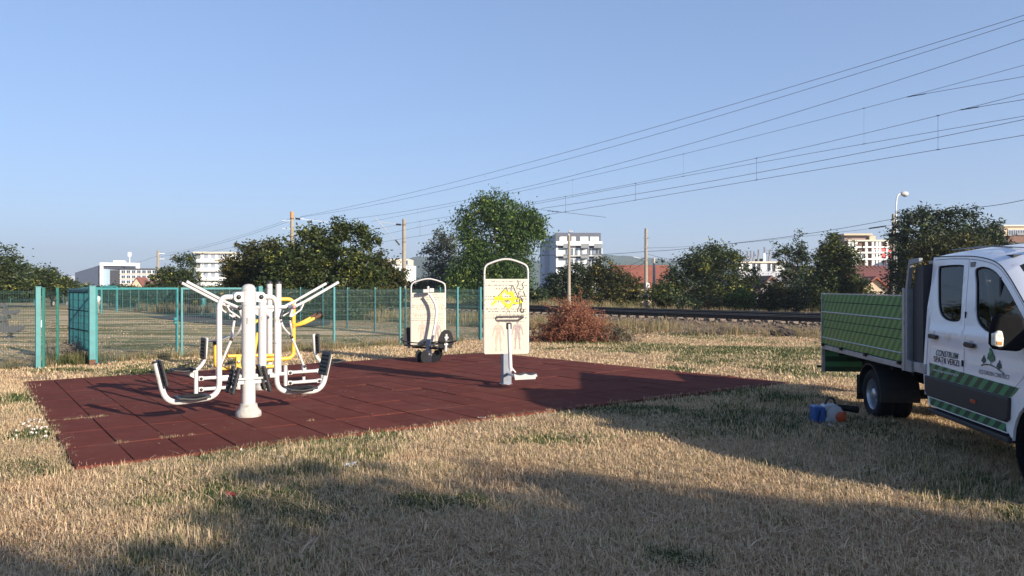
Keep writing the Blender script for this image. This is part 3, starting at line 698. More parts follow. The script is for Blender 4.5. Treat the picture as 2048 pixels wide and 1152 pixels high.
def wedge(d0, d1, dens, pad=1.2, xlim=None):
    n = int(dens * (d1 - d0) * (1.36 * (d0 + d1) / 2 + 2 * pad)); y = RNG.uniform(d0, d1, n * 2); hw = .68 * y + pad
    x = RNG.uniform(-1, 1, n * 2) * (.68 * d1 + pad); ok = np.abs(x) < hw
    return x[ok], y[ok]
GV = [tuft('grass_tuft', 29, .02, .095, .0068, .12, .75, GRASSM, 100 + i) for i in range(6)]
GV2 = [tuft('grass_tuft', 26, .03, .095, .012, .17, .55, GRASSM, 120 + i) for i in range(5)]
def lay(name, label, d0, d1, dens, V_, s0, s1, hmul=1.0):
    x, y = wedge(d0, d1, dens)
    keep = ~in_mat(x, y, .05) & ~(in_mat(x, y, -.03) & (RNG.uniform(size=len(x)) < .55)) & (off_rail(x, y) < -3.2)
    fence = (y - x) > 30.2
    keep &= ~(fence & (RNG.uniform(size=len(x)) > np.clip(.75 - (y - x - 30.2) * .10, .12, 1)))
    bare = pnoise(x, y, 1.9, 33) + pnoise(x, y, 6, 34) * .5
    keep &= ~((bare < .55) & (RNG.uniform(size=len(x)) < .75))
    x, y = x[keep], y[keep]; fence = (y - x) > 30.2
    g = green_at(x, y)
    sc = RNG.uniform(s0, s1, len(x)); hz = sc * .52 * (1 + .45 * g) * (.75 + .6 * pnoise(x, y, 1.3, 44)) * hmul * np.clip(RNG.lognormal(0, .32, len(x)), .4, 1.9)
    nearmat = in_mat(x, y, -.28); hz = np.where(nearmat & (x > -4.4), hz * 1.1, hz)
    hz = np.where(fence, hz * .45, hz)
    tint = np.clip(.14 + .34 * pnoise(x, y, 2.3, 12) + RNG.normal(0, .07, len(x)) + g * RNG.uniform(.5, .95, len(x)), 0, 1)
    z = relief(x, y)
    scatter(name, label, np.stack([x, y, z], 1), RNG.uniform(0, 6.28, len(x)), np.stack([sc, sc, hz], 1), tint, V_)
lay('grass', 'dry straw coloured mown grass of the near lawn', 4.6, 9.5, 230, GV, .8, 1.3)
lay('grass', 'dry straw coloured grass around the rubber surface', 9.5, 16, 95, GV2, .8, 1.35)
lay('grass', 'dry straw coloured grass further back towards the fence and railway', 16, 30, 26, GV2, 1.3, 2.1, .62)
lay('grass', 'sparse far grass beside the railway', 30, 46, 7, GV2, 2.0, 3.2, .42)
# loose straw lying about
SV = [tuft('straw', 9, .018, .04, .0055, .18, 4.2, GRASSM, 140 + i) for i in range(3)]
x, y = wedge(4.6, 12, 120); kp = ~in_mat(x, y, -.05) & (pnoise(x, y, 1.2, 77) > .36); x, y = x[kp], y[kp]
scatter('straw', 'loose dry straw lying on the near lawn', np.stack([x, y, relief(x, y) + .035], 1), RNG.uniform(0, 6.28, len(x)), np.stack([np.ones(len(x)) * 1.3] * 3, 1), RNG.uniform(.30, .55, len(x)), SV)
# taller weeds: by the fence feet, by the rails, behind the rails
WV = [tuft('weed_tuft', 30, .25, .75, .022, .22, .28, WEEDM, 160 + i) for i in range(5)]
def line_pts(a, b, n, sd):
    t_ = RNG.uniform(0, 1, n); p = np.outer(1 - t_, [a[0], a[1]]) + np.outer(t_, [b[0], b[1]]); return p + RNG.normal(0, sd, (n, 2))
def railp(s, o): q = RQ + RR * s + RN * o; return (q.x, q.y)
W_ = [(line_pts(railp(-14, 8.6), railp(18, 8.6), 160, .8), .3, .8, .3, .95, .15), (line_pts(railp(18, 8.6), railp(50, 8.6), 520, .8), .5, 1.2, .3, .8, .15), (line_pts(railp(50, 8.6), railp(90, 8.6), 300, .8), .7, 1.3, .3, .8, .15), (line_pts(railp(-14, 6.6), railp(60, 6.6), 300, .5), .3, .6, .25, .7, .4),
      (line_pts(railp(-10, -3.6), railp(60, -3.6), 900, .6), .2, .5, .2, .75, 0), (line_pts(railp(-12, -2.1), railp(60, -2.1), 1300, .6), .15, .38, .2, .6, .12), (line_pts(railp(4, -6.0), railp(42, -6.0), 480, 1.3), .35, .9, .2, .7, 0),
      (line_pts(G(-40, 742), G(920, 683), 260, .18), .2, .42, .2, .8, 0), (line_pts(G(115, 728), G(180, 730), 40, .3), .25, .5, .6, 1.0, 0),
      (line_pts(railp(10, -8.2), railp(36, -8.2), 140, .25), .3, .8, .2, .7, 0), (line_pts((-32, 68), (-22, 56), 90, 1.0), .5, 1.0, .2, .55, 0)]
P_ = []; SC = []; TI = []
for p, s0, s1, t0, t1, z in W_:
    P_.append(np.column_stack([p, np.full(len(p), z)])); s_ = RNG.uniform(s0, s1, len(p)); SC.append(np.column_stack([s_ * 1.2, s_ * 1.2, s_ * 1.25])); TI.append(RNG.uniform(t0, t1, len(p)))
P_ = np.vstack(P_); SC = np.vstack(SC); TI = np.concatenate(TI); kp = ~in_mat(P_[:, 0], P_[:, 1], -.1); P_, SC, TI = P_[kp], SC[kp], TI[kp]
scatter('weeds', 'tall dry weeds along the rails and the fence', P_, RNG.uniform(0, 6.28, len(P_)), SC, TI, WV)

# ------------------------------------------------------------------ rubber safety surface
tm = bpy.data.materials.new('red_brown_rubber'); t, N, L, P = nodes_of(tm)
ge = N.new('ShaderNodeNewGeometry'); oi = N.new('ShaderNodeObjectInfo')
base = ramp(noise(3.5, 7, rough=.7), [(.3, (.115, .028, .019)), (.55, (.142, .039, .029)), (.75, (.172, .053, .040))])
fine = ramp(noise(160, 3, rough=.8), [(.3, (.35, .3, .3)), (.6, (1, 1, 1)), (.8, (1.25, 1.2, 1.2))])
m1 = N.new('ShaderNodeMix'); m1.data_type = 'RGBA'; m1.blend_type = 'MULTIPLY'; m1.inputs[0].default_value = .7; L.new(base, m1.inputs[6]); L.new(fine, m1.inputs[7])
dust = ramp(noise(1.1, 6, rough=.7), [(.5, (.0, .0, .0)), (.78, (.32, .32, .32))])
m2 = N.new('ShaderNodeMix'); m2.data_type = 'RGBA'; L.new(dust, m2.inputs[0]); L.new(m1.outputs[2], m2.inputs[6]); m2.inputs[7].default_value = (.15, .085, .065, 1)
hs = N.new('ShaderNodeHueSaturation'); L.new(m2.outputs[2], hs.inputs['Color']); L.new(rng_(oi.outputs['Random'], 0, 1, .90, 1.09), hs.inputs['Value'])
L.new(hs.outputs[0], P.inputs['Base Color']); P.inputs['Roughness'].default_value = .95; P.inputs['Specular IOR Level'].default_value = .12
bn = N.new('ShaderNodeBump'); bn.inputs['Distance'].default_value = .004; L.new(noise(120, 3), bn.inputs['Height']); L.new(bn.outputs[0], P.inputs['Normal'])
me_ = empty('rubber_safety_mat', (0, 0, 0), label='reddish brown rubber tile surface under the exercise machines', cat='safety mat', kind='structure')
NS, NT = 22, 8
q = MB(); cs = [mat_pt(.001, .001), mat_pt(.999, .001), mat_pt(.999, .999), mat_pt(.001, .999)]
q.add([(c.x, c.y, -.03) for c in cs] + [(c.x, c.y, .012) for c in cs], [(0, 1, 2, 3), (4, 5, 6, 7), (0, 1, 5, 4), (1, 2, 6, 5), (2, 3, 7, 6), (3, 0, 4, 7)]).build('screed', BLK2, me_)
rr_ = random.Random(5)
for i in range(NS):
    for j in range(NT):
        g_s, g_t = .0045 / .57 / NS, .0035 / 1.15 / NT
        s0, s1 = i / NS + g_s, (i + 1) / NS - g_s; t0, t1 = j / NT + g_t, (j + 1) / NT - g_t
        ce = mat_pt((s0 + s1) / 2, (t0 + t1) / 2); h = .05 + rr_.uniform(-.003, .003)
        vs = []
        for zz, ins in ((.012, 0), (h - .008, 0), (h, .010)):
            for (a, b) in ((s0, t0), (s1, t0), (s1, t1), (s0, t1)):
                p = mat_pt(a, b); d_ = (ce - p).normalized(); p = p + d_ * ins * 1.4
                vs.append((p.x - ce.x, p.y - ce.y, zz + (rr_.choice([0, 0, .002, -.003, .006 * rr_.random()]) if zz > .03 else 0)))
        fs = [(8, 9, 10, 11)]
        for r_ in (0, 4):
            for k in range(4): fs.append((r_ + k, r_ + (k + 1) % 4, r_ + 4 + (k + 1) % 4, r_ + 4 + k))
        mb = MB(); mb.add(vs, fs)
        mb.build('tile', tm, me_, loc=(ce.x, ce.y, 0))

# ------------------------------------------------------------------ wire fences
def panel_mesh(Wd, z0, z1, m, sp=.05, r=.0028, fold=True):
    q = MB(); n = max(1, int(Wd / sp))
    for i in range(n + 1):
        x = Wd * i / n
        q.add([(x - r, 0, z0), (x + r, 0, z0), (x, r * 1.6, z0), (x - r, 0, z1), (x + r, 0, z1), (x, r * 1.6, z1)], [(0, 1, 4, 3), (1, 2, 5, 4), (2, 0, 3, 5)])
    k = int((z1 - z0) / .2); zs = [z0 + .03 + (z1 - z0 - .08) * i / k for i in range(k + 1)]
    for i, z in enumerate(zs):
        for dz in ((0, .045) if (fold and i in (0, k // 3, 2 * k // 3, k)) else (0,)):
            y = -.012; zz = z - dz if i else z + dz
            q.add([(0, y, zz - r * 1.3), (0, y, zz + r * 1.3), (0, y + .006, zz), (Wd, y, zz - r * 1.3), (Wd, y, zz + r * 1.3), (Wd, y + .006, zz)], [(0, 1, 4, 3), (1, 2, 5, 4), (2, 0, 3, 5)])
    return q.mesh('mesh_panel', m)
PMC = {}
def post_mesh(sx, h, m, cap=True, key=''):
    k = (sx, round(h, 2), m.name)
    if k not in PMC:
        q = MB().bb((-sx / 2, -sx / 2, -.05), (sx / 2, sx / 2, h)); q.bb((-sx / 2 - .004, -sx / 2 - .004, h), (sx / 2 + .004, sx / 2 + .004, h + .012))
        PMC[k] = q.mesh('post', m)
    return PMC[k]
def fence(label, pts, hts, m_wire, m_post, sx=.06, cat='fence', skip_last=False):
    a = pts[0]; e = empty('wire_fence', (a[0], a[1], 0), label=label, cat=cat, group='wire mesh fences round the field')
    cache = {}
    for i, p in enumerate(pts):
        link('post', post_mesh(sx, hts, m_post), e, (p[0] - a[0], p[1] - a[1], 0), (0, 0, math.atan2(pts[min(i + 1, len(pts) - 1)][1] - pts[max(0, i - 1)][1], pts[min(i + 1, len(pts) - 1)][0] - pts[max(0, i - 1)][0])))
    for i in range(len(pts) - 1):
        p, q = Vector(pts[i][:2]), Vector(pts[i + 1][:2]); Wd = round((q - p).length - sx, 2)
        if Wd not in cache: cache[Wd] = panel_mesh(Wd, .06, hts - .06, m_wire)
        u = (q - p).normalized()
        link('mesh_panel', cache[Wd], e, (p.x + u.x * sx / 2 - a[0], p.y + u.y * sx / 2 - a[1], 0), (0, 0, math.atan2(u.y, u.x)))
    return e
gp = [G(*p) for p in [(522, 705.5), (668, 697), (800, 690), (915, 684), (961, 681.5)]]
fence('long wire mesh fence with teal posts running behind the machines to the large board', [(p.x, p.y) for p in gp], 1.96, TEALD, TEAL)
lp = [G(-62, 742), G(74, 738)]
fence('short wire mesh fence at the left picture edge ending at the teal gate post', [(p.x, p.y) for p in lp], 1.96, TEALD, TEAL)
c0 = (gp[-1].x - .05, gp[-1].y + .12)
sp = [(c0[0] + RR.x * 2.5 * i, c0[1] + RR.y * 2.5 * i) for i in range(32)]
fence('long wire mesh fence with thin dark posts running back along the railway', sp, 1.95, TEALD, TEAL, .05)
fp = [(sp[-1][0] - .1 - 2.6 * i, sp[-1][1] - .05 - .12 * i) for i in range(12)]
fence('far wire mesh fence behind the field in front of the dark shrubs', fp, 1.95, TEALD, TEAL, .05)
# gate posts and gates
gpost1, gpost2 = G(76, 738), G(184, 732)
e = empty('gate_post', (gpost1.x, gpost1.y, 0), rad(40), label='thick teal gate post left of the open gate, paint faded at the foot', cat='gate post', group='thick teal gate posts')
MB().bb((-.055, -.055, -.05), (.055, .055, 1.96)).build('post', TEAL, e, bevel=.006)
MB().bb((-.06, -.06, 1.961), (.06, .06, 1.975)).build('cap', TEAL, e); MB().bb((.056, -.03, 1.0), (.075, .03, 1.16)).build('strike_plate', STEEL, e)
e = empty('gate_post', (gpost2.x, gpost2.y, 0), rad(40), label='thickest teal gate post, rusty at the foot, between the open leaf and the double gate', cat='gate post', group='thick teal gate posts')
MB().bb((-.07, -.07, .16), (.07, .07, 1.98)).build('post', TEAL, e, bevel=.006); MB().bb((-.071, -.071, -.05), (.071, .071, .159)).build('rusty_foot', RUST, e)
MB().bb((-.075, -.075, 1.981), (.075, .075, 1.995)).build('cap', TEAL, e)
def leaf(name, label, a, b, z0, z1, fr=.05, bars=0, dbl=False, lock=False, cat='gate', sp_=.05):
    a, b = Vector(a[:2]), Vector(b[:2]); Wd = (b - a).length; u = (b - a).normalized()
    e = empty(name, (a.x, a.y, 0), math.atan2(u.y, u.x), label=label, cat=cat)
    h = fr / 2
    for x in (h, Wd - h): MB().bb((x - h, -h, z0), (x + h, h, z1)).build('frame_post', TEAL, e)
    MB().bb((fr, -h + .002, z1 - fr), (Wd - fr, h - .002, z1 - .002)).build('top_rail', TEAL, e); MB().bb((fr, -h + .002, z0 + .002), (Wd - fr, h - .002, z0 + fr * (1 if bars else .4))).build('bottom_rail', TEAL if bars else TEALD, e)
    link('mesh_panel', panel_mesh(Wd - 2 * fr, z0 + fr, z1 - fr, TEALD if not bars else TEAL, sp_, .003 if not bars else .005, not bars), e, (fr, 0, 0))
    for i in range(bars): x = Wd * (i + 1) / (bars + 1); MB().bb((x - .02, -.045, z0 + fr + .003), (x + .02, -.027, z1 - fr - .003)).build('bar', TEAL, e)
    if bars:
        for z in (z0 + (z1 - z0) * .33, z0 + (z1 - z0) * .64, z1 - .12): MB().bb((fr + .003, -.065, z - .012), (Wd - fr - .003, -.046, z + .012)).build('crossbar', BLK2, e)
    if lock: MB().bb((Wd - .16, -.06, .95), (Wd - .052, -.03, 1.12)).build('lock_box', TEAL, e); MB().tube([(Wd - .1, -.062, 1.04), (Wd - .1, -.12, 1.04), (Wd - .2, -.12, 1.04)], .01, 6).build('handle', STEEL, e)
    return e
g2, g3, g4 = G(190, 731), G(355.5, 715), G(519, 705.5)
leaf('gate_leaf', 'left leaf of the closed double gate, with the teal lock box', g2, g3, .06, 1.95, .055, lock=True)
d_ = (g4 - g3).normalized()
leaf('gate_leaf', 'right leaf of the closed double gate, behind the white machines', g3 + d_ * .08, g4 - d_ * .06, .06, 1.95, .055)
MB().bb((-.06, -.06, -.05), (.06, .06, 1.99)).build('gate_post', TEAL, loc=(gp[0].x + .0, gp[0].y - .1, 0), rot=(0, 0, rad(42)), label='thick teal gate post at the right end of the double gate', cat='gate post', group='thick teal gate posts')
tip = At(139, 575, 21.4); hin = G(178, 729)
leaf('open_gate', 'teal pedestrian gate leaf swung open into the field, with dark crossbars', (tip.x, tip.y), (hin.x, hin.y + .1), .30, 1.93, .06, bars=3, sp_=.04)
pA = G(78, 737.5); pB = G(115, 731)
fence('narrow wire mesh panel between the left gate post and the thin dark green post', [(pA.x + .1, pA.y + .02), (pB.x, pB.y)], 1.94, TEALD, mat('old_green_paint', (.03, .16, .13), .6), .05)

# teal goal frame, small sign, bin and rocking toys in the field
a, b_ = G(203, 627), G(234, 625)
e = empty('football_goal', (a.x, a.y, 0), math.atan2(b_.y - a.y, b_.x - a.x), label='teal steel goal frame standing in the fenced field behind the double gate', cat='goal')
Wd = (b_ - a).length
for i, x in enumerate((0, Wd)): MB().tube([(x, 0, -.05), (x, 0, 1.98)], .075, 8).build('post', TEAL, e, smooth=True)
MB().tube([(0, 0, 2.03), (Wd, 0, 2.03)], .06, 8).build('crossbar', TEAL, e, smooth=True)
for x in (0, Wd): MB().tube([(x, .05, 1.95), (x, 1.6, 1.9), (x, 2.2, 0)], .04, 6).build('stay', TEAL, e, smooth=True)
p = G(52.5, 612); e = empty('small_sign', p, 0, label='small white square sign with a dark pictogram on the back fence', cat='sign')
MB().bb((-.2, -.02, .55), (.2, .02, .93)).build('plate', WHITE, e, bevel=.004); MB().tube([(0, .04, 0), (0, .04, .9)], .02, 6).build('stake', STEEL, e)
MB().bb((-.10, -.026, .64), (.10, -.021, .72)).lathe([(.05, -.026), (.05, -.021)], (0, 0, .77), 12, 'y').build('pictogram', BLK, e)
p = G(406, 622); e = empty('waste_bin', p, 0, label='rounded teal litter bin on a short post in the fenced field', cat='bin')
MB().tube([(0, 0, 0), (0, 0, .7)], .035, 8).build('stand', STEEL, e); MB().lathe([(.17, .42), (.22, .48), (.23, .95), (.2, 1.05), (.08, 1.1)], n=14).build('bin', TEAL, e, smooth=True)
TOY = mat('toy_grey', (.09, .09, .095), .5)
def rocker(label, px, py, s):
    p = G(px, py); e = empty('spring_rider', p, 0, label=label, cat='spring rider', group='grey animal shaped spring riders')
    e.scale = (s, s, s)
    for y in (-.14, .12):
        MB().prism([(-.55, .45), (-.30, .28), (.35, .28), (.62, .42), (.70, .62), (.62, .66), (.48, .56), (.30, .60), (-.12, .60), (-.20, .80), (-.26, 1.06), (-.36, 1.14), (-.50, 1.0), (-.62, .94), (-.60, .86), (-.42, .86), (-.36, .62)], y, y + .02, 'xz').build('side_plate', TOY, e)
    MB().bb((-.10, -.115, .52), (.25, .115, .56)).build('seat', BLK, e); MB().tube([(-.30, -.3, .82), (-.30, .3, .82)], .02, 6).build('grip', BLK, e)
    sp_ = [Vector((.12 * math.cos(a), .12 * math.sin(a), .02 + .26 * a / 25)) for a in np.arange(0, 25.2, .6)]
    MB().tube(sp_, .014, 5).build('spring', BLK2, e); MB().bb((-.2, -.2, -.02), (.2, .2, .019)).build('foot_plate', STEEL, e)
rocker('larger grey animal shaped spring rider by the left picture edge, seen through the fence', 20, 676, .78)
rocker('smaller, farther grey animal shaped spring rider above the larger one', 18, 638, .9)
# park bench behind the walker
p = G(122, 610); e = empty('park_bench', p, 0, label='low dark park bench beside the walking person', cat='bench')
for x in (-.75, .75): MB().bb((x - .05, -.2, 0), (x + .05, .25, .40)).build('leg', CONC, e)
for i in range(3): MB().bb((-.95, -.2 + i * .16, .401), (.95, -.06 + i * .16, .44)).build('slat', BARK, e)
for i in range(2): MB().bb((-.95, .27, .55 + i * .16), (.95, .31, .68 + i * .16)).build('slat', BARK, e)

# ------------------------------------------------------------------ people (small, far away)
SKIN = mat('skin', (.50, .27, .19), .6); TROU = mat('grey_trousers', (.20, .195, .17), .9); HAIRM = mat('grey_hair', (.13, .10, .08), .9); SHIRT = mat('white_shirt', (.75, .75, .74), .9); SHOE = mat('dark_shoes', (.03, .03, .03), .7)
def skin_body(name, verts, edges, radii, m, parent, root=0, sub=1):
    me = bpy.data.meshes.new(name); me.from_pydata(verts, edges, []); me.materials.append(m)
    o = link(name, me, parent)
    me.skin_vertices or None
    md = o.modifiers.new('skin', 'SKIN'); md.use_smooth_shade = True
    if not me.skin_vertices:
        bm = bmesh.new(); bm.from_mesh(me); bm.verts.layers.skin.verify(); bm.to_mesh(me); bm.free()
    for i, r_ in enumerate(radii):
        sv = me.skin_vertices[0].data[i]; sv.radius = (r_[0], r_[1]) if isinstance(r_, tuple) else (r_, r_); sv.use_root = (i == root)
    s_ = o.modifiers.new('sub', 'SUBSURF'); s_.levels = sub; s_.render_levels = sub
    return o
def person(loc, rz, label, top, H_=1.72, lean=.10):
    e = empty('person', loc, rz, label=label, cat='person'); k = H_ / 1.72
    vs = [(0, 0, .92), (0.03, 0, 1.15), (.03 + lean * .6, 0, 1.38), (.03 + lean, 0, 1.47), (.06 + lean, 0, 1.58), (.08 + lean, 0, 1.66),
          (.02 + lean * .6, -.19, 1.39), (-.02, -.27, 1.14), (.16, -.25, .95), (.22, -.25, .88), (.02 + lean * .6, .19, 1.39), (.10, .26, 1.14), (.26, .22, 1.02), (.33, .21, .99),
          (0, -.10, .86), (.10, -.10, .50), (.02, -.10, .10), (.14, -.10, .04), (0, .10, .86), (-.02, .10, .50), (-.16, .10, .13), (-.06, .10, .05)]
    vs = [(a * k, b * k, c * k) for a, b, c in vs]
    ed = [(0, 1), (1, 2), (2, 3), (3, 4), (4, 5), (2, 6), (6, 7), (7, 8), (8, 9), (2, 10), (10, 11), (11, 12), (12, 13), (0, 14), (14, 15), (15, 16), (16, 17), (0, 18), (18, 19), (19, 20), (20, 21)]
    ra = [.14, .13, .15, .06, .085, .08, .06, .045, .035, .035, .06, .045, .035, .035, .09, .065, .05, .04, .09, .065, .05, .04]
    skin_body('body', vs, ed, [r_ * k for r_ in ra], SKIN, e)
    lv = [vs[i] for i in (0, 14, 15, 16, 18, 19, 20)]
    skin_body('trousers', [(vs[0][0], 0, .99 * k)] + lv[1:], [(0, 1), (1, 2), (2, 3), (0, 4), (4, 5), (5, 6)], [.16 * k, .12 * k, .09 * k, .075 * k, .12 * k, .09 * k, .075 * k], TROU, e)
    if top: skin_body('shirt', [vs[0], vs[1], vs[2], vs[6], vs[10], tuple(Vector(vs[6]).lerp(Vector(vs[7]), .6)), tuple(Vector(vs[10]).lerp(Vector(vs[11]), .6))], [(0, 1), (1, 2), (2, 3), (2, 4), (3, 5), (4, 6)], [.165 * k, .155 * k, .165 * k, .08 * k, .08 * k, .065 * k, .065 * k], top, e)
    hd = MB(); hd.lathe([(.02, .0), (.07, .01), (.088, .05), (.08, .10), (.04, .135)], (vs[5][0] - .015, 0, vs[5][2] - .035), 10).build('hair', HAIRM, e, smooth='all')
    for i in (17, 21): v = vs[i]; MB().box((v[0] + .01, v[1], .035), (.24, .09, .075)).build('shoe', SHOE, e, bevel=.02)
    return e
p = G(103.5, 612.5); person(p, rad(-8), 'bare chested person in grey trousers walking to the right in the far field', None, 1.62)
p = G(196, 628); person(p, rad(170), 'person in a white shirt half hidden behind the thickest teal gate post', SHIRT, .98 * 1.62)

# ------------------------------------------------------------------ railway
BAL = mat('ballast', (.13, .085, .05), 1, 0, .55, 9, .05, 'World', dirt=((.24, .17, .10), 2, .50))
q = MB(); prof = [(-3.1, -.05), (-2.4, .12), (-1.35, .28), (-.80, .34), (-.3, .39), (6.4, .44), (7.2, .2), (9.5, .12), (12.5, -.05)]
ss = list(np.arange(-40, 60, 1.0)) + list(np.arange(60, 400, 10.0)); vs = []
for s_ in ss:
    for o_, z in prof:
        p = RQ + RR * s_ + RN * (o_ + (random.uniform(-.12, .12) if s_ < 60 else 0)); vs.append((p.x, p.y, z + (random.uniform(-.04, .04) if s_ < 60 and z > 0 else 0)))
n = len(prof); q.add(vs, [(r_ * n + i, r_ * n + i + 1, (r_ + 1) * n + i + 1, (r_ + 1) * n + i) for r_ in range(len(ss) - 1) for i in range(n - 1)])
q.build('ballast', BAL, smooth='all', kind='structure')
# loose stones of the ballast shoulder
STV = []
for i in range(4):
    r = np.random.default_rng(i); bm = bmesh.new(); bmesh.ops.create_icosphere(bm, subdivisions=1, radius=.045)
    for v in bm.verts: v.co *= r.uniform(.65, 1.25)
    m_ = bpy.data.meshes.new('stone'); bm.to_mesh(m_); bm.free(); m_.materials.append(mat('stone', (.135, .10, .075), .95, 0, .5, 3, 0, 'World')); STV.append(bpy.data.objects.new('stone', m_))
n = 5000; s_ = RNG.uniform(-16, 75, n); o_ = RNG.uniform(-3.0, .6, n); zz = np.interp(o_, [a for a, _ in prof], [b for _, b in prof]) + .015
scatter('ballast_stones', 'loose track stones on the embankment shoulder', np.column_stack([RQ.x + RR.x * s_ + RN.x * o_, RQ.y + RR.y * s_ + RN.y * o_, zz]), RNG.uniform(0, 6.28, n), np.repeat(RNG.uniform(.7, 1.9, n)[:, None], 3, 1), RNG.uniform(0, 1, n), STV)
rang = math.atan2(RR.y, RR.x)
SLP = mat('sleeper_concrete', (.125, .098, .075), .9, 0, .45, 7); RAILM = mat('rail_side', (.030, .020, .016), .85, 0, .3, 6)
slm = MB().prism([(-.14, 0), (.14, 0), (.10, .17), (-.10, .17)], -.55, 1.95, 'xz').mesh('sleeper', SLP)
fish = MB().bb((-.35, -.05, .06), (.35, -.034, .16)).mesh('fishplate', RUST)
for tr, (o0, lab) in enumerate([(0, 'nearer railway track with dark rails on pale sleepers'), (4.2, 'farther railway track beyond the nearer one')]):
    p0 = RQ + RN * o0; e = empty('railway_track', (p0.x, p0.y, .40), rang, label=lab, cat='railway track', group='railway tracks')
    # local x along the line; local y is towards the camera side, so beyond is -y
    for g_ in (0, -1.5):
        pr = [(-.075, .06), (.075, .06), (.075, .085), (.018, .105), (.014, .215), (.036, .225), (.036, .262), (-.036, .262), (-.036, .225), (-.014, .215), (-.018, .105), (-.075, .085)]
        r_ = MB().prism([(a + g_, b + .0) for a, b in pr], -45, 330, 'yz').build('rail', RAILM, e)
        MB().bb((-45, g_ - .034, .2621), (330, g_ + .034, .266)).build('rail_head', RAILTOP, r_)
    for i in range(-26, 130 if tr == 0 else 60):
        link('sleeper', slm, e, (i * .62, 0, -.10 + random.uniform(-.03, .01)), (0, 0, math.pi + random.uniform(-.01, .01)))
    for x in (7.0, -5.0, 19, 31): link('fishplate', fish, e, (x, .0 + .06, 0))
def railp3(px, py, o):                                # photograph pixel -> point on the upright plane parallel to the rails
    Q = RQ + RN * o; r = (px - CX) / CF
    s_ = (r * Q.y - Q.x) / (RR.x - r * RR.y); d = Q.y + s_ * RR.y
    return s_, CH - (py - CY) * d / CF
def on(s_, o, z): p = RQ + RR * s_ + RN * o; return Vector((p.x, p.y, z))
WIRE = mat('wire_dark', (.10, .095, .11), .6, .3)
def wire(px_list, o, deg=2, ext=6.0, r=.0095, s_end=None):
    sz = [railp3(x, y, o) for x, y in px_list]; S_ = np.array([a for a, _ in sz]); Z_ = np.array([b for _, b in sz])
    c = np.polyfit(S_, Z_, min(deg, len(S_) - 1)); s0, s1 = S_.min() - ext, (S_.max() if s_end is None else s_end)
    f = lambda s_: on(s_, o, float(np.polyval(c, s_)))
    q = MB().tube([f(s_) for s_ in np.linspace(s0, s1, 26)], r, 4)
    return q, f
def single(name, label, px_list, o, **k):
    q, f = wire(px_list, o, **k); q.build(name, WIRE, label=label, cat='overhead wire'); return f
single('feeder_wire', 'topmost of the overhead railway wires, ending at the near concrete mast', [(2048, 34), (1537, 183), (1000, 340), (820, 388), (600, 433)], -2.5)
single('feeder_wire', 'second overhead wire just under the topmost one', [(2048, 41), (1000, 352), (820, 397), (597, 434.5)], -2.5, r=.009)
single('feeder_wire', 'third overhead wire from the top, sagging a little', [(2048, 77), (1512, 251), (1000, 384), (820, 422), (697, 438)], -1.0)
def catenary(label, mpx, cpx, o, drops, light):
    e = empty('catenary_line', (0, 0, 0), label=label, cat='overhead line')
    q, fm_ = wire(mpx, o, deg=3, r=.009); q.build('messenger_wire', WIRE, e); q, fc = wire(cpx, o, deg=2, r=.010); q.build('contact_wire', WIRE, e)
    for px in drops:
        sm = railp3(px, 300, o)[0]; a = fm_(sm); b = fc(sm)
        MB().tube([a, b], .007, 4).build('dropper', STEEL if light else WIRE, e); MB().tube([a - RR.to_3d() * .05, a + RR.to_3d() * .05], .018, 6).build('clamp', BLK2, e); MB().tube([b - RR.to_3d() * .06, b + RR.to_3d() * .06], .017, 6).build('clamp', BLK2, e)
    return e, fm_, fc
e1, fm1, fc1 = catenary('far side railway catenary with pale droppers, messenger wire above contact wire', [(2048, 130), (1825, 192), (1728, 216), (1367, 307), (1145, 361), (1020, 387), (820, 428), (742, 443)],
                        [(2048, 231), (1728, 289), (1367, 353), (1145, 394), (1060, 409), (814, 459), (745, 474)], 5.0, [1728, 1367, 1145, 1010, 835], True)
e2, fm2_, fc2 = catenary('near side railway catenary with dark droppers, lowest overhead lines', [(2048, 189), (1878, 231), (1514, 312), (1272, 366), (1131, 394), (1050, 411), (814, 444), (690, 470)],
                         [(2048, 272), (1875, 299), (1512, 358), (1270, 401), (1131, 423), (1082, 432), (814, 477), (700, 494)], 1.0, [1876, 1513, 1271, 1131, 840], False)
single('feeder_wire', 'overhead wire running between the two lowest contact wires at the right edge', [(2048, 239), (1512, 346), (1082, 417)], 3.0, r=.011)
# stitch wires with clamps
def stitch(label, pa, pb, o, knot):
    q, f = wire([pa, pb], o, deg=1, ext=4, r=.010); e = empty('stitch_wire', (0, 0, 0), label=label, cat='overhead wire'); q.build('wire', WIRE, e)
    for i in range(3): s_ = railp3(pa[0] + knot * i, 200, o)[0]; a = f(s_); MB().tube([a, a + RR.to_3d() * .3], .02, 6).build('clamp', BLK2, e)
stitch('short branching wire leaving the far catenary near the right edge', (1828, 191.5), (2048, 153), 5.0, 12)
stitch('short branching wire leaving the near catenary near the right edge', (1938, 217), (2048, 199), 1.0, 10)
stitch('short crossing wire right of the tall green tree', (1118, 423.5), (1030, 413), 2.0, -8)
# left span beyond the near mast
single('feeder_wire', 'overhead wire going down left from the near concrete mast', [(583, 437), (500, 465), (385, 497), (320, 509)], -2.5, ext=0)
single('feeder_wire', 'lower overhead wire going down left from the near concrete mast', [(583, 441), (484, 474), (385, 501), (322, 513)], -2.5, ext=0, r=.012)
single('contact_wire', 'faint low overhead wire left of the bushy clump', [(530, 480), (470, 493), (400, 508), (322, 520)], 1.0, ext=0, r=.012)
single('contact_wire', 'faintest lowest overhead wire at far left beyond the distant mast', [(315, 512), (270, 527), (230, 540)], -2.5, ext=0, r=.014)
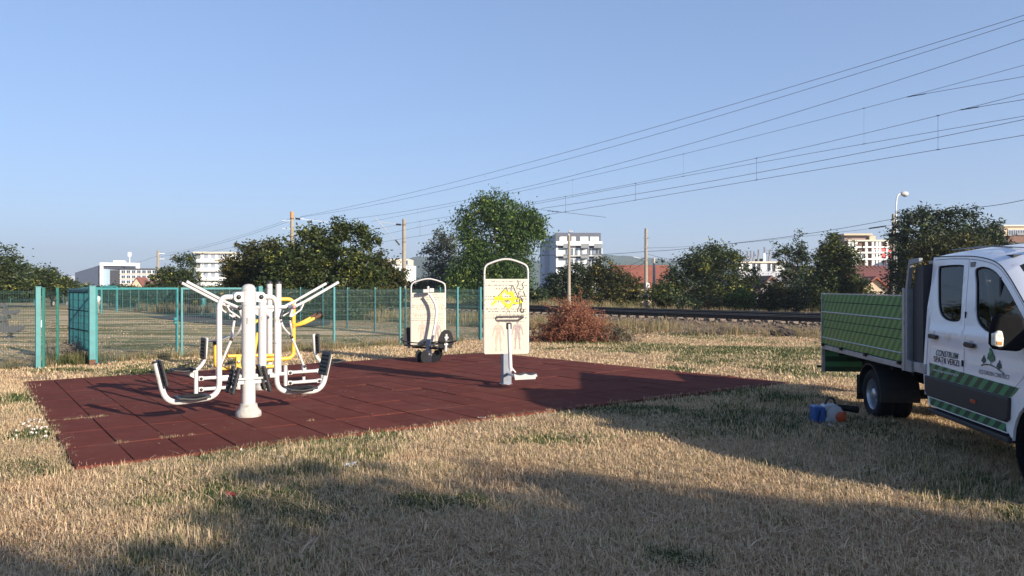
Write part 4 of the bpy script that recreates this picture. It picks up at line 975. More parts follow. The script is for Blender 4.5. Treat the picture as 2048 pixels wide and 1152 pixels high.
# concrete masts
def mast(label, px, py_top, o, r0, r1, cap=None):
    s_, z = railp3(px, py_top, o); p = on(s_, o, 0); e = empty('catenary_mast', p, rang, label=label, cat='mast', group='concrete catenary masts')
    MB().tube([(0, 0, -.1), (0, 0, z)], [r0, r1], 12).build('mast', CONCP, e, smooth=True)
    if cap: MB().tube([(0, 0, z - .55), (0, 0, z + .02)], r1 + .006, 12).build('top', cap, e, smooth=True)
    for zz in (z - .6, z - 2.2): MB().tube([(0, 0, zz), (0, 0, zz + .06)], r1 + .035, 12).build('collar', RUST, e)
    return e, s_, z
WOODT = mat('weathered_orange', (.42, .22, .09), .9)
e, s_, z = mast('near side concrete mast with an orange brown top rising above the bushy clump', 584, 424, -2.5, .19, .15, WOODT)
MB().tube([(0, 0, z - .55), (0, -1.1, z - .55)], .03, 6).build('bracket', STEEL, e); MB().tube([(0, -.3, z - .55), (0, -.75, z - .58)], [.08, .08], 8).build('insulator', BLK2, e)
MB().tube([(0, -.7, z - .55), (0, -3.4, z - .7)], .025, 6).build('cantilever', STEEL, e)
for zz in (z - .8, z - 1.5): MB().tube([(0, 0, zz), (0, .9, zz)], .025, 6).build('bracket', STEEL, e)
e, s_, z = mast('far side concrete mast with a slanting cantilever arm, left of the airy tree', 808, 438, 7.4, .21, .155)
rt = [(0, .3, z - .55), (0, 2.6, z - .4)]
MB().tube(rt, .03, 6).build('top_tube', STEEL, e); MB().tube([(0, .1, z - 2.9), (0, 3.1, z - .05)], .032, 6).build('cantilever', STEEL, e); MB().tube([(0, .5, z - 2.45), (0, .95, z - 2.0)], .075, 8).build('insulator', BLK2, e); MB().tube([(0, .35, z - .55), (0, .85, z - .55)], .085, 8).build('insulator', BLK2, e)
MB().tube([(0, 0, z - 2.9), (0, .12, z - 2.9)], .05, 6).build('bracket', STEEL, e); MB().tube([(0, 2.6, z - .4), (0, 2.5, z - .95), (0, .9, z - .75)], .02, 6).build('stay', STEEL, e)
p = At(316, 575, 128); e = empty('catenary_mast', (p.x, p.y, 0), rang, label='distant concrete mast with short crossarms, above the small flat topped tree', cat='mast', group='concrete catenary masts')
z = CH + 74 * 128 / CF; MB().tube([(0, 0, -.1), (0, 0, z)], [.26, .2], 8).build('mast', CONCP, e)
for zz in (z - .5, z - 1.4): MB().tube([(-.0, 0, zz), (0, -1.1, zz)], .05, 6).build('crossarm', STEEL, e)

# ------------------------------------------------------------------ poles and lamps
def pole(name, label, px, top, d, r0, r1, m, cat='pole', base=0):
    p = At(px, CY, d); z = CH + (CY - top) * d / CF; e = empty(name, (p.x, p.y, base), label=label, cat=cat)
    MB().tube([(0, 0, -.1), (0, 0, z - base)], [r0, r1], 10).build('pole', m, e, smooth=True)
    return e, z - base
e, z = pole('lamp_pole', 'slim concrete lamp pole in front of the white apartment block', 1138, 471, 66, .17, .10, CONCP, 'lamp pole')
MB().tube([(0, 0, z), (-.05, 0, z + .25), (.1, -.1, z + .32)], .025, 6).build('bracket', STEEL, e); MB().box((.12, -.2, z + .33), (.36, .3, .10)).build('lamp_head', WHITE, e, bevel=.03)
e, z = pole('utility_pole', 'weathered utility pole with a white box and a blue sticker, right of the red roof', 1292, 457, 64, .16, .12, CONCP, 'utility pole')
MB().box((.10, -.25, 2.15), (.32, .16, .42)).build('junction_box', WHITE2, e, bevel=.01); MB().box((-.02, -.17, 1.60), (.30, .02, .22)).build('notice', WHITE, e); MB().box((-.02, -.17, 1.25), (.30, .02, .26)).build('sticker', BLUE, e)
MB().bb((-.16, -.19, 1.33), (.12, -.181, 1.36)).build('sticker_band', WHITE, e)
for zz in (z - .8, z - 1.6, z - 2.6): MB().tube([(-.25, -.14, zz), (.25, -.14, zz)], .035, 6).build('bracket', STEEL, e)
MB().tube([(-.16, -.1, z - 2.9), (-.5, -.5, z - 2.5), (-1.2, -.9, z - 2.4)], .03, 6).build('lamp_arm', STEEL, e)
e, z = pole('utility_pole', 'shorter pale pole just right of the weathered utility pole', 1308, 516, 72, .15, .11, CONC, 'utility pole')
e, z = pole('utility_pole', 'concrete pole beside the white curved street lamp behind the truck bed', 1786.5, 428, 58, .15, .10, CONCP, 'utility pole')
for zz in (z - .55, z - .95): MB().tube([(-.35, -.1, zz), (.25, -.1, zz)], .03, 6).build('bracket', STEEL, e)
WHT = mat('white_peeling_paint', (.70, .69, .66), .7, 0, .1, 2, 0, dirt=((.22, .2, .18), 3.5, .60))
p = At(1792, CY, 57); H1 = CH + (CY - 440) * 57 / CF; e = empty('street_lamp', (p.x, p.y, 0), label='tall white street lamp with a curved arm, behind the truck bed', cat='street lamp')
MB().tube([(0, 0, -.1), (0, 0, H1)], [.10, .075], 10).build('pole', WHT, e, smooth=True)
zt = CH + (CY - 388) * 57 / CF
MB().tube(bend([(0, 0, H1), (.0, 0, zt - .75), (.10, 0, zt - .05), (.42, 0, zt + .02)], .8, 6), .055, 8).build('arm', WHT, e, smooth=True)
hd = MB(); hd.lathe([(.03, -.3), (.13, -.22), (.18, -.02), (.16, .2), (.05, .3)], (.62, 0, zt + .02), 10, 'x').build('lamp_head', WHITE, e, smooth='all')
MB().lathe([(.02, -.2), (.12, -.1), (.12, .12), (.02, .2)], (.66, 0, zt - .09), 8, 'x').build('lamp_glass', STEEL, e, smooth='all')
# low utility cables
def cable(label, pts, r=.02):
    P_ = [At(*p) for p in pts]; q = [P_[0]]
    for a, b in zip(P_[:-1], P_[1:]):
        for i in range(1, 9): t_ = i / 8; c = a.lerp(b, t_); c.z -= .35 * 4 * t_ * (1 - t_) * min(1, (b - a).length / 25); q.append(c)
    MB().tube(q, r, 5).build('utility_cable', BLK2, label=label, cat='cable')
cable('thick black cable from the right edge past the street lamp to the weathered utility pole', [(2060, 397, 45), (1950, 415, 50), (1786, 438, 58), (1422, 491, 62), (1292, 503, 64), (1040, 508, 75)], .018)
cable('thinner black cable below the thick one, left of the street lamp', [(1784, 450, 58), (1680, 464, 59), (1600, 473, 60), (1297, 496, 64)], .011)
MB().tube([At(1738, 457, 58), At(1772, 452, 58)], .05, 6).build('cable_splice', BLK2, label='dark thick splice hanging in the thinner cable beside the street lamp', cat='cable')
cable('drooping black cable from the weathered pole down to the red roofed house', [(1292, 514, 64), (1236, 535, 80)], .014)
cable('second drooping black cable from the weathered pole, lower and longer', [(1292, 524, 64), (1216, 553, 80)], .014)
cable('short black cable from the weathered pole to the broad green tree', [(1294, 508, 64), (1350, 520, 66)], .014)

# ------------------------------------------------------------------ brush pile, dirt mounds, litter
def brush(label, px, py, W, D, Hh, n, m, seed, leaves=None, nl=0, lean=0.):
    p0 = G(px, py); e = empty('brush_pile', p0, 0, label=label, cat='brush pile'); r = random.Random(seed); q = MB(); tips = []
    for i in range(n):
        x = r.gauss(0, W * .30); y = r.gauss(0, D * .28); hmax = Hh * math.exp(-(x / (W * .42)) ** 2) * r.uniform(.35, 1.05)
        a = Vector((x, y, r.uniform(0, hmax * .78))); d_ = Vector((r.gauss(0, 1), r.gauss(0, 1), abs(r.gauss(0, .9)) + .1)).normalized(); L_ = r.uniform(.3, .95)
        b = a + d_ * L_ * .5 + Vector((0, 0, .05)); c = a + d_ * L_ + Vector((r.gauss(0, .1), r.gauss(0, .1), -.08)); c.z = max(.02, min(c.z, Hh * 1.08))
        q.tube([a, b, c], [.011, .007, .003], 3, cap=False); tips += [(a, b), (b, c)]
        for k in range(3):
            t_ = r.random(); s0 = b.lerp(c, t_); s1 = s0 + Vector((r.gauss(0, .1), r.gauss(0, .1), r.gauss(.05, .08))); s1.z = max(.01, s1.z); q.tube([s0, s1], [.004, .002], 3, cap=False); tips.append((s0, s1))
    o = q.build('twigs', m, e, kind='stuff')
    if leaves:
        rr = np.random.default_rng(seed); T = np.array([[*a, *b] for a, b in tips]); idx = rr.integers(0, len(T), nl); f = rr.uniform(0, 1, nl)[:, None]
        p = T[idx, :3] * (1 - f) + T[idx, 3:] * f + rr.normal(0, .025, (nl, 3)); a = rr.normal(size=(nl, 3)); a /= np.linalg.norm(a, axis=1, keepdims=True); b = np.cross(a, rr.normal(size=(nl, 3))); b /= np.linalg.norm(b, axis=1, keepdims=True)
        s_ = rr.uniform(.018, .045, nl)[:, None]; V = np.stack([p - a * s_, p + b * s_ * .4, p + a * s_, p - b * s_ * .4], 1).reshape(-1, 3); V[:, 2] = np.maximum(V[:, 2], .01)
        link('leaves', npmesh('leaves', V, np.arange(nl * 4).reshape(-1, 4), leaves, np.repeat(rr.normal(.5, .2, nl), 4).clip(0, 1)), e, kind='stuff')
TWR = mat('red_brown_twigs', (.20, .065, .04), .9, 0, .3, 6); TWG = mat('grey_twigs', (.16, .13, .10), .9, 0, .3, 6)
brush('heap of dried reddish brown cut branches beside the large board, in front of the rails', 1150, 684, 1.8, 1.5, 1.85, 1150, TWR, 3, LRD, 22000)
brush('smaller heap of grey green cut twigs at the right foot of the reddish heap', 1216, 684, 1.3, .9, .5, 260, TWG, 4, LOL, 3000)
brush('dark dry branches lying at the foot of the thickest gate post', 140, 722, 1.6, 1.4, .42, 170, TWG, 6)
brush('low heap of straw and twigs in the grass left of the dark mound', 1440, 668, 3.2, 1.0, .22, 200, TWG, 8)
for i, (px, py, sx_, sz_, lb) in enumerate([(1572, 672, .55, .26, 'dark earth mound in the grass before the rails, left of the truck bed'), (1400, 668, .5, .12, 'flat dark earth patch in the grass before the rails')]):
    p = G(px, py); bm = bmesh.new(); bmesh.ops.create_icosphere(bm, subdivisions=4, radius=1)
    for v in bm.verts:
        nse = 1 + .18 * math.sin(v.co.x * 5 + i) * math.cos(v.co.y * 6) + .08 * math.sin(v.co.x * 17 + v.co.z * 13); v.co = Vector((v.co.x * sx_ * nse, v.co.y * sx_ * .7 * nse, v.co.z * sz_ * nse))
    m_ = bpy.data.meshes.new('earth_mound'); bm.to_mesh(m_); bm.free(); m_.materials.append(mat('dark_earth', (.045, .034, .026), 1, 0, .4, 8, .03)); link('earth_mound', m_, None, p, label=lb, cat='mound')
rl = random.Random(3)
for i, (px, py, s_, c, lb) in enumerate([(700, 940, .07, WHITE, 'crumpled white paper scrap on the near lawn'), (460, 997, .045, mat('red_scrap', (.30, .03, .025), .6), 'small red scrap of plastic in the near grass'), (966, 842, .05, WHITE, 'white paper scrap at the edge of the rubber surface'),
                                         (556, 920, .03, mat('blue_white_scrap', (.5, .55, .7), .6), 'tiny bluish white wrapper in the grass below the rubber surface'), (66, 846, .05, WHITE, 'white scrap in the grass left of the rubber surface'), (1663, 856, .04, WHITE, 'tiny white scrap in front of the leaf blower')]):
    p = G(px, py); bm = bmesh.new(); bmesh.ops.create_grid(bm, x_segments=5, y_segments=5, size=s_)
    for v in bm.verts: v.co.z = .03 + abs(rl.gauss(0, s_ * .35)); v.co.x += rl.gauss(0, s_ * .12); v.co.y += rl.gauss(0, s_ * .12)
    m_ = bpy.data.meshes.new('paper_scrap'); bm.to_mesh(m_); bm.free(); m_.materials.append(c); link('paper_scrap', m_, None, p, (rl.uniform(-.3, .3), 0, rl.uniform(0, 3)), label=lb, cat='litter')
# clover flowers and scraps on the rubber
q = MB()
for k in range(46):
    px, py = (rl.gauss(85, 26), rl.gauss(868, 9)) if k < 34 else (rl.gauss(560, 40), rl.gauss(885, 10)); g = G(px, py)
    if bool(in_mat(np.array([g.x]), np.array([g.y]), -.05)[0]): continue
    q.lathe([(.003, .05), (.011, .058), (.012, .07), (.004, .078)], (g.x, g.y, rl.uniform(0, .03)), 6)
q.build('clover_flowers', WHITE, label='tiny white clover flowers in the grass', kind='stuff')
q = MB(); 
for k in range(240):
    p = mat_pt(rl.random(), rl.random() ** 1.3); a = rl.uniform(0, 3.14); L_ = rl.uniform(.01, .05); c_, s_ = math.cos(a), math.sin(a); w_ = rl.uniform(.003, .008)
    q.add([(p.x - c_ * L_ - s_ * w_, p.y - s_ * L_ + c_ * w_, .058), (p.x - c_ * L_ + s_ * w_, p.y - s_ * L_ - c_ * w_, .058), (p.x + c_ * L_, p.y + s_ * L_, .060)], [(0, 1, 2)])
q.build('leaf_litter', mat('dry_bits', (.40, .30, .19), .9), label='dry bits of straw and leaf strewn on the rubber surface', kind='stuff')
# grass growing in the joints of the surface
jp = []
for (s0, t0, s1, t1, n) in [(.005, 3 / 8, .06, 3 / 8, 26), (.04, 1 / 8, .12, 1 / 8, 14), (.001, .02, .001, .98, 70), (.12, .004, .99, .004, 240), (.999, .02, .999, .9, 40), (.30, .41, .33, .41, 8), (.24, .14, .255, .14, 6)]:
    for i in range(n):
        u = rl.random(); p = mat_pt(s0 + (s1 - s0) * u, t0 + (t1 - t0) * u); jp.append((p.x + rl.gauss(0, .02), p.y + rl.gauss(0, .02), .03))
jp = np.array(jp); sc = RNG.uniform(.35, .8, len(jp))
scatter('joint_grass', 'sparse grass growing from the joints and along the edge of the rubber tiles', jp, RNG.uniform(0, 6.28, len(jp)), np.column_stack([sc * .6, sc * .6, sc]), RNG.uniform(.25, .8, len(jp)), GV)

# ------------------------------------------------------------------ exercise machines
UD = (.811, .585)
def bolt(q_name, c, e, r=.028, m=None, axis='y'):
    return MB().lathe([(r * 1.25, .0), (r * 1.25, -.012), (r, -.022), (r * .5, -.028)], c, 10, axis).build('bolt', m or BLK, e, smooth=True)
def slab(q, c, L_, Wd, Th, tilt):                     # pad of length L_, width Wd across the machine, leaning by tilt about y
    return q.box(c, (Th, Wd, L_), Matrix.Rotation(tilt, 3, 'Y'))
def pad(name, c, L_, Wd, Th, tilt, e, m=None, ribs=True):
    o = slab(MB(), c, L_, Wd, Th, tilt).build(name, m or BLK, e, bevel=min(Th, Wd) * .3)
    if ribs:
        R = Matrix.Rotation(tilt, 3, 'Y'); q = MB(); n = 5
        for i in range(n):
            for s_ in (-1, 1): q.box(Vector(c) + R @ Vector((s_ * (Th / 2 + .001), 0, (i - n / 2 + .5) * L_ / n * .8)), (.005, Wd * .8, L_ / n * .32), R)
        q.build('ribs', BLK2, o)
    return o
def seat_pad(c, Lx, Wy, Th, e):
    q = MB(); n = 7; top = [(c[0] - Lx / 2 + Lx * i / n, c[2] + .012 * math.cos(i / n * 6.28)) for i in range(n + 1)]
    q.prism(top + [(x, z - Th) for x, z in top[::-1]], c[1] - Wy / 2, c[1] + Wy / 2, 'xz'); o = q.build('seat', BLK, e, bevel=.01)
    r_ = MB()
    for i in range(4): r_.bb((c[0] - Lx * .36, c[1] - Wy * .4 + i * Wy * .8 / 4 + .01, c[2] + .008), (c[0] + Lx * .36, c[1] - Wy * .4 + (i + 1) * Wy * .8 / 4 - .02, c[2] + .017))
    r_.build('ribs', BLK2, o)
# leg press for two: post on a concrete plinth, two swinging seats
O1 = Plane(((497 - CX) * 11.4 / CF, 11.4), UD)
e = empty('leg_press', (O1.O.x, O1.O.y, 0), O1.rot, label='front white leg press machine with two low hanging seats on a thick post', cat='exercise machine', group='white outdoor exercise machines')
MB().lathe([(.175, .03), (.185, .06), (.18, .12), (.135, .17), (.12, .235)], n=20).build('plinth', CONC, e, smooth=True)
MB().lathe([(.0985, .2), (.0985, 1.90)], n=28).build('post', WHITE, e, smooth=True)
MB().lathe([(.101, 1.9005), (.100, 1.93), (.085, 1.97), (.05, 1.995), (.01, 2.003)], n=28).build('cap', mat('grey_cap', (.42, .41, .40), .5), e, smooth=True)
MB().lathe([(.106, 1.69), (.106, 1.895)], n=28).build('sleeve', WHITE, e, smooth=True)
for k, x in enumerate((-.028, .03)): MB().bb((x - .02 + .0, -.1035, 1.42), (x + .02, -.095, 1.51)).build('sticker', mat('faded_sticker', (.36, .36, .34), .6, 0, .5, 60), e)
for s_ in (-1, 1):
    br = MB().prism([(s_ * .09, 1.735), (s_ * .19, 1.735), (s_ * .225, 1.765), (s_ * .235, 1.81), (s_ * .225, 1.855), (s_ * .19, 1.885), (s_ * .09, 1.885)], -.075, .075, 'xz').build('bracket', WHITE, e, bevel=.006)
    bolt('b', (s_ * .165, -.075, 1.81), e)
    path = bend([(s_ * .2, 0, 1.81), (s_ * .42, 0, 1.81), (s_ * .42, 0, .37), (s_ * 1.14, 0, .325), (s_ * 1.275, 0, .92)], .2, 7)
    f = MB().tube(path, .040, 12).build('swing_frame', WHITE, e, smooth=True)
    MB().tube([(s_ * 1.275, 0, .905), (s_ * 1.279, 0, .928)], .043, 12).build('end_cap', BLK, f, smooth=True)
    seat_pad((s_ * .79, 0, .405), .44, .36, .03, e)
    pad('backrest', (s_ * 1.185, 0, .76), .37, .32, .035, s_ * math.atan2(.135, .59), e)
    MB().tube([(s_ * .42, 0, .62), (s_ * .31, 0, .62)], .034, 10).build('stop', WHITE, e, smooth=True); MB().tube([(s_ * .312, 0, .62), (s_ * .285, 0, .62)], .022, 8).build('bumper', BLK2, e, smooth=True)
    for v in (-.13, .13):
        pad('foot_pad', (s_ * .225, v, .595), .40, .115, .045, -s_ * .25, e)
    MB().tube([(s_ * .215, -.17, .57), (s_ * .215, .17, .57)], .018, 8).build('axle', STEEL, e, smooth=True)
MB().bb((-.205, -.05, .525), (.205, .05, .60)).build('foot_bar', WHITE, e, bevel=.012)
MB().bb((-.205, -.11, .60), (.205, -.055, .625)).build('foot_shelf', WHITE, e, bevel=.004)

# lat pull / chest lift for two
O2 = Plane((-4.67, 14.4), UD)
e = empty('lift_machine', (O2.O.x, O2.O.y, 0), O2.rot, label='white two seat lift machine with long raised handles, behind the leg press', cat='exercise machine', group='white outdoor exercise machines')
MB().lathe([(.155, .03), (.16, .10), (.12, .15), (.10, .17)], n=18).build('plinth', CONC, e, smooth=True)
MB().lathe([(.076, .15), (.076, 1.69)], n=24).build('post', WHITE, e, smooth=True); MB().lathe([(.082, 1.66), (.082, 1.72), (.06, 1.745), (.01, 1.75)], n=24).build('cap', WHITE, e, smooth=True)
MB().bb((-.03, -.080, 1.33), (.0, -.07, 1.42)).build('sticker', mat('faded_sticker', (.36, .36, .34)), e)
MB().tube([(-.5, 0, 1.58), (.5, 0, 1.58)], .036, 10).build('crossbar', WHITE, e, smooth=True)
for s_ in (-1, 1):
    MB().prism([(s_ * .07, 1.545), (s_ * .27, 1.545), (s_ * .07, 1.42)], -.006, .006, 'xz').build('gusset', WHITE, e)
    MB().tube([(s_ * .50, -.29, 1.58), (s_ * .50, .29, 1.58)], .034, 10).build('pivot_tube', WHITE, e, smooth=True)
    for v in (-.26, .26):
        lv = MB().tube(bend([(s_ * .44, v, 1.40), (s_ * .50, v, 1.58), (s_ * .72, v, 1.68), (s_ * 1.36, v, 2.03)], .05, 3), .027, 8).build('lever', WHITE, e, smooth=True)
        MB().tube([(s_ * 1.36, v, 2.03), (s_ * 1.40, v, 2.052)], .029, 8).build('grip_end', WHITE if v < 0 else BLK, lv, smooth=True)
        bolt('b', (s_ * .50, v - .035 if v < 0 else v - .035, 1.58), e, .03, mat('pinkish_cap', (.30, .16, .17), .4) if (v < 0 and s_ > 0) else BLK)
        bolt('b', (s_ * .43, v - .03, 1.37), e, .026)
        MB().tube([(s_ * .47, v * .86, 1.40), (s_ * .66, v * .86, 1.53), (s_ * .72, v * .86, 1.66)], .017, 6).build('link_bar', WHITE, e, smooth=True)
        MB().tube(bend([(s_ * .43, v, 1.37), (s_ * .47, v * .9, 1.18), (s_ * .55, v * .1, 1.03)], .2, 5), .022, 8).build('fork', WHITE, e, smooth=True)
    MB().tube([(s_ * .545, 0, 1.04), (s_ * .575, 0, .98)], .030, 8).build('joint', BLK, e, smooth=True)
    MB().tube([(s_ * .56, 0, 1.01), (s_ * .80, 0, .44)], .023, 8).build('push_rod', WHITE, e, smooth=True)
    bolt('b', (s_ * .80, -.045, .43), e, .024)
    MB().prism([(s_ * .765, .33), (s_ * .835, .33), (s_ * .835, .44), (s_ * .80, .475), (s_ * .765, .44)], -.045, .045, 'xz').build('tab', WHITE, e, bevel=.005)
    MB().tube([(s_ * .44, 0, .08), (s_ * .44, 0, .47)], .036, 10).build('inner_upright', WHITE, e, smooth=True)
    MB().tube([(s_ * 1.18, 0, .06), (s_ * 1.18, 0, .47)], .036, 10).build('outer_upright', WHITE, e, smooth=True)
    MB().tube([(s_ * .07, 0, .31), (s_ * .44, 0, .31)], .036, 10).build('beam', WHITE, e, smooth=True)
    for z in (.325, .13):
        MB().tube([(s_ * .50, 0, z), (s_ * 1.12, 0, z)], .032, 10).build('parallel_bar', WHITE, e, smooth=True)
        for x in (.52, 1.10): MB().bb((s_ * x - .045, -.042, z - .04), (s_ * x + .045, .042, z + .04)).build('hinge_block', WHITE, e, bevel=.012); bolt('b', (s_ * x, -.043, z), e, .022)
    MB().tube([(s_ * .80, 0, .15), (s_ * .80, 0, .23)], .03, 8).build('stop', WHITE, e, smooth=True); MB().tube([(s_ * .80, 0, .231), (s_ * .80, 0, .27)], .024, 8).build('bumper', BLK2, e, smooth=True)
    MB().tube(bend([(s_ * 1.00, 0, 1.05), (s_ * 1.03, 0, .62), (s_ * 1.18, 0, .455), (s_ * 1.40, 0, .45)], .14, 5), .034, 10).build('seat_frame', WHITE, e, smooth=True)
    MB().prism([(s_ * 1.215, .425), (s_ * 1.36, .425), (s_ * 1.215, .34)], -.005, .005, 'xz').build('gusset', WHITE, e)
    seat_pad((s_ * 1.40, 0, .51), .38, .36, .03, e)
    pad('backrest', (s_ * 1.055, 0, .86), .38, .30, .035, -s_ * .04, e)

# yellow rider with two white posts
O3 = Plane((-5.155, 17.0), UD)
e = empty('rider_machine', (O3.O.x, O3.O.y, 0), O3.rot, label='yellow exercise machine on twin white posts with black caps, behind the lift machine', cat='exercise machine')
for x, v in ((-.0, 0), (-.16, .12)):
    MB().lathe([(.062, .02), (.062, 2.03)], (x, v, 0), 20).build('post', WHITE, e, smooth=True)
    MB().lathe([(.066, 2.03), (.066, 2.06), (.045, 2.095), (.01, 2.10)], (x, v, 0), 20).build('cap', BLK, e, smooth=True)
    MB().lathe([(.12, .045), (.12, .06), (.065, .065)], (x, v, 0), 20).build('base_flange', WHITE, e, smooth=True)
MB().tube(bend([(.05, 0, 1.69), (.34, 0, 1.69), (.34, 0, .37), (-.30, 0, .37)], .17, 6), .044, 12).build('loop_frame', YEL, e, smooth=True)
MB().tube(bend([(-1.35, 0, .76), (-1.33, 0, .24), (-.80, 0, .22), (-.10, 0, .22)], .12, 5), .040, 10).build('lower_frame', YEL, e, smooth=True)
MB().tube([(-1.30, 0, .50), (-.06, 0, .46)], .034, 10).build('crossbar', YEL, e, smooth=True)
MB().tube([(-.46, 0, .97), (-.58, 0, .26)], .036, 10).build('strut', YEL, e, smooth=True)
MB().bb((-.925, -.045, .20), (-.83, .045, .50)).build('hinge_plate', YEL, e, bevel=.01); bolt('b', (-.878, -.046, .36), e, .03, STEEL)
for v in (-.12, .12):
    a = MB().tube(bend([(.34, 0, 1.10), (.52, v * .8, 1.13), (.86, v, 1.30)], .25, 5), .036, 10).build('arm', YEL, e, smooth=True)
    MB().tube([(.78, v, 1.262), (.93, v, 1.335)], .045, 10).build('grip', mat('brown_rubber', (.09, .045, .025), .8), a, smooth=True)
    MB().lathe([(.02, 0), (.085, .004), (.085, .018), (.02, .022)], (.935, v, 1.33), 14, 'x').build('end_disc', BLK, a, smooth=True)
    MB().tube([(-.46, v * .4, 1.24), (-.72, v, 1.06)], .034, 10).build('arm', YEL, e, smooth=True)
MB().tube([(.34, 0, 1.05), (.34, 0, 1.15)], .052, 10).build('collar', mat('orange_paint', (.55, .25, .03), .5), e, smooth=True)
q = MB().prism([(-1.58, .80), (-1.5, .82), (-1.35, .81), (-1.2, .85), (-1.08, .90), (-1.1, .93), (-1.2, .88), (-1.35, .845), (-1.5, .86), (-1.6, .84)], -.14, .14, 'xz'); q.build('saddle', GREYP, e, bevel=.012)
MB().tube([(-1.35, 0, .75), (-1.35, 0, .81)], .045, 10).build('saddle_mount', BLK, e, smooth=True)

# ------------------------------------------------------------------ boards and their machines
CREAM = mat('cream_board', (.56, .51, .42), .45, 0, .03, 4); INK = mat('print_grey', (.10, .085, .075), .7, 0, .3, 40); INKL = mat('print_pale', (.22, .19, .16), .7)
FIG1 = mat('print_muscle_red', (.50, .37, .30), .7, 0, .25, 26); FIG2 = mat('print_muscle_grey', (.36, .28, .26), .7, 0, .4, 26); GRY = mat('yellow_spray', (.66, .56, .02), .7, 0, .06, 30); GRB = mat('black_spray', (.05, .045, .04), .7)
def ribbon(q, pts, w_, y, w2=None):
    pts = [Vector(p) for p in pts]; out = [pts[0]]
    for i in range(len(pts) - 1):
        a = pts[max(0, i - 1)]; b = pts[i]; c = pts[i + 1]; d = pts[min(len(pts) - 1, i + 2)]
        for k in range(1, 5):
            t_ = k / 4; out.append(.5 * ((2 * b) + (c - a) * t_ + (2 * a - 5 * b + 4 * c - d) * t_ ** 2 + (3 * b - a - 3 * c + d) * t_ ** 3))
    vs = []; n = len(out)
    for i, p in enumerate(out):
        t_ = (out[min(n - 1, i + 1)] - out[max(0, i - 1)]); 
        if t_.length < 1e-6: t_ = Vector((1, 0))
        t_.normalize(); nn = Vector((-t_.y, t_.x)) * w_ / 2 * (1 + .25 * math.sin(i * 1.7))
        vs += [(p.x + nn.x, y, p.y + nn.y), (p.x - nn.x, y, p.y - nn.y)]
    return q.add(vs, [(2 * i, 2 * i + 1, 2 * i + 3, 2 * i + 2) for i in range(n - 1)])
def figure(q, cx, cz, h, y, turn=1):
    k = h
    def el(x, z, rx, rz, n=10): q.add([(cx + (x + rx * math.cos(a)) * k, y, cz + (z + rz * math.sin(a)) * k) for a in [6.283 * i / n for i in range(n)]], [tuple(range(n))])
    el(0, .92, .045, .06)
    P_ = lambda pts: q.add([(cx + a * k, y - .0002, cz + b_ * k) for a, b_ in pts], [tuple(range(len(pts)))])
    P_([(-.03, .87), (.03, .87), (.04, .83), (-.04, .83)])
    P_([(-.11, .82), (.11, .82), (.10, .70), (.075, .60), (.09, .50), (-.09, .50), (-.075, .60), (-.10, .70)])
    for s_ in (-1, 1):
        P_([(s_ * .11, .815), (s_ * .15, .74), (s_ * .175, .60), (s_ * .20, .47), (s_ * .175, .46), (s_ * .14, .60), (s_ * .10, .70)])
        P_([(s_ * .092, .50), (s_ * .10, .34), (s_ * .085, .20), (s_ * .10, .05), (s_ * .12, .0), (s_ * .05, .0), (s_ * .05, .20), (s_ * .03, .34), (s_ * .004, .49)])
rb = random.Random(17)
def board(e, x0, x1, z0, z1, arch, v0, rows, figs, th=.045):
    q = MB().bb((x0, v0, z0), (x1, v0 + th, z1)); bo = q.build('board', CREAM, e, bevel=.004)
    fr = .020; xm = (x0 + x1) / 2
    pts = [(x0 - .005, v0 + th / 2, z0 + .02)] + bend([(x0 - .005, v0 + th / 2, z1), (x0 - .005, v0 + th / 2, z1 + (arch - z1) * .62), (x0 + .13 * (x1 - x0), v0 + th / 2, z1 + (arch - z1) * .80), (xm, v0 + th / 2, arch + .02), (x1 - .13 * (x1 - x0), v0 + th / 2, z1 + (arch - z1) * .80), (x1 + .005, v0 + th / 2, z1 + (arch - z1) * .62), (x1 + .005, v0 + th / 2, z1)], .17, 5) + [(x1 + .005, v0 + th / 2, z0 + .02)]
    MB().tube(pts, fr, 10).build('arch_frame', WHITE, e, smooth=True)
    yy = v0 - .002; q = MB(); q2 = MB()
    for z, a, b_, dark in rows:                        # rows of small, no longer legible print
        x = x0 + (x1 - x0) * a; xe = x0 + (x1 - x0) * b_
        while x < xe - .02:
            wl = min(rb.choice([.02, .03, .045, .06, .075, .03]), xe - x)
            xx = x
            while xx < x + wl - .004:
                hgt = rb.choice([.012, .013, .018, .022]); dz = rb.choice([0, 0, .005]); (q if dark else q2).add([(xx, yy, z - .008 + dz), (xx + .006, yy, z - .008 + dz), (xx + .006, yy, z - .008 + hgt), (xx, yy, z - .008 + hgt)], [(0, 1, 2, 3)]); xx += .0092
            x += wl + .021
    q.build('print', INK, bo); q2.build('print', INKL, bo)
    for fx, fz, fh, m_ in figs:
        q = MB(); figure(q, fx, fz, fh, yy); q.build('figure_print', m_, bo)
    return bo
RW = [(.965, .16, .84, 0), (.915, .02, .98, 1), (.87, .25, .80, 1), (.815, .38, .72, 0), (.765, .02, .98, 1), (.73, .01, .98, 1), (.695, .14, .95, 1), (.60, .03, .97, 1), (.565, .08, .95, 1), (.52, .02, .98, 0), (.48, .01, .98, 1), (.43, .40, .95, 0)]
def rows(z0, z1): return [(z0 + (z1 - z0) * a, b, c, d) for a, b, c, d in RW]
O6 = Plane((-.118, 15.16), (.995, .10))
e = empty('surfer_machine', (O6.O.x, O6.O.y, 0), O6.rot, label='exercise stand with tall cream board, yellow graffiti and a swinging foot platform', cat='exercise machine', group='exercise stands with cream boards')
x0, z0 = O6.tz(969, 708, .06); x1, z1 = O6.tz(1055, 558, .06); arch = O6.tz(1011, 518, .06)[1]
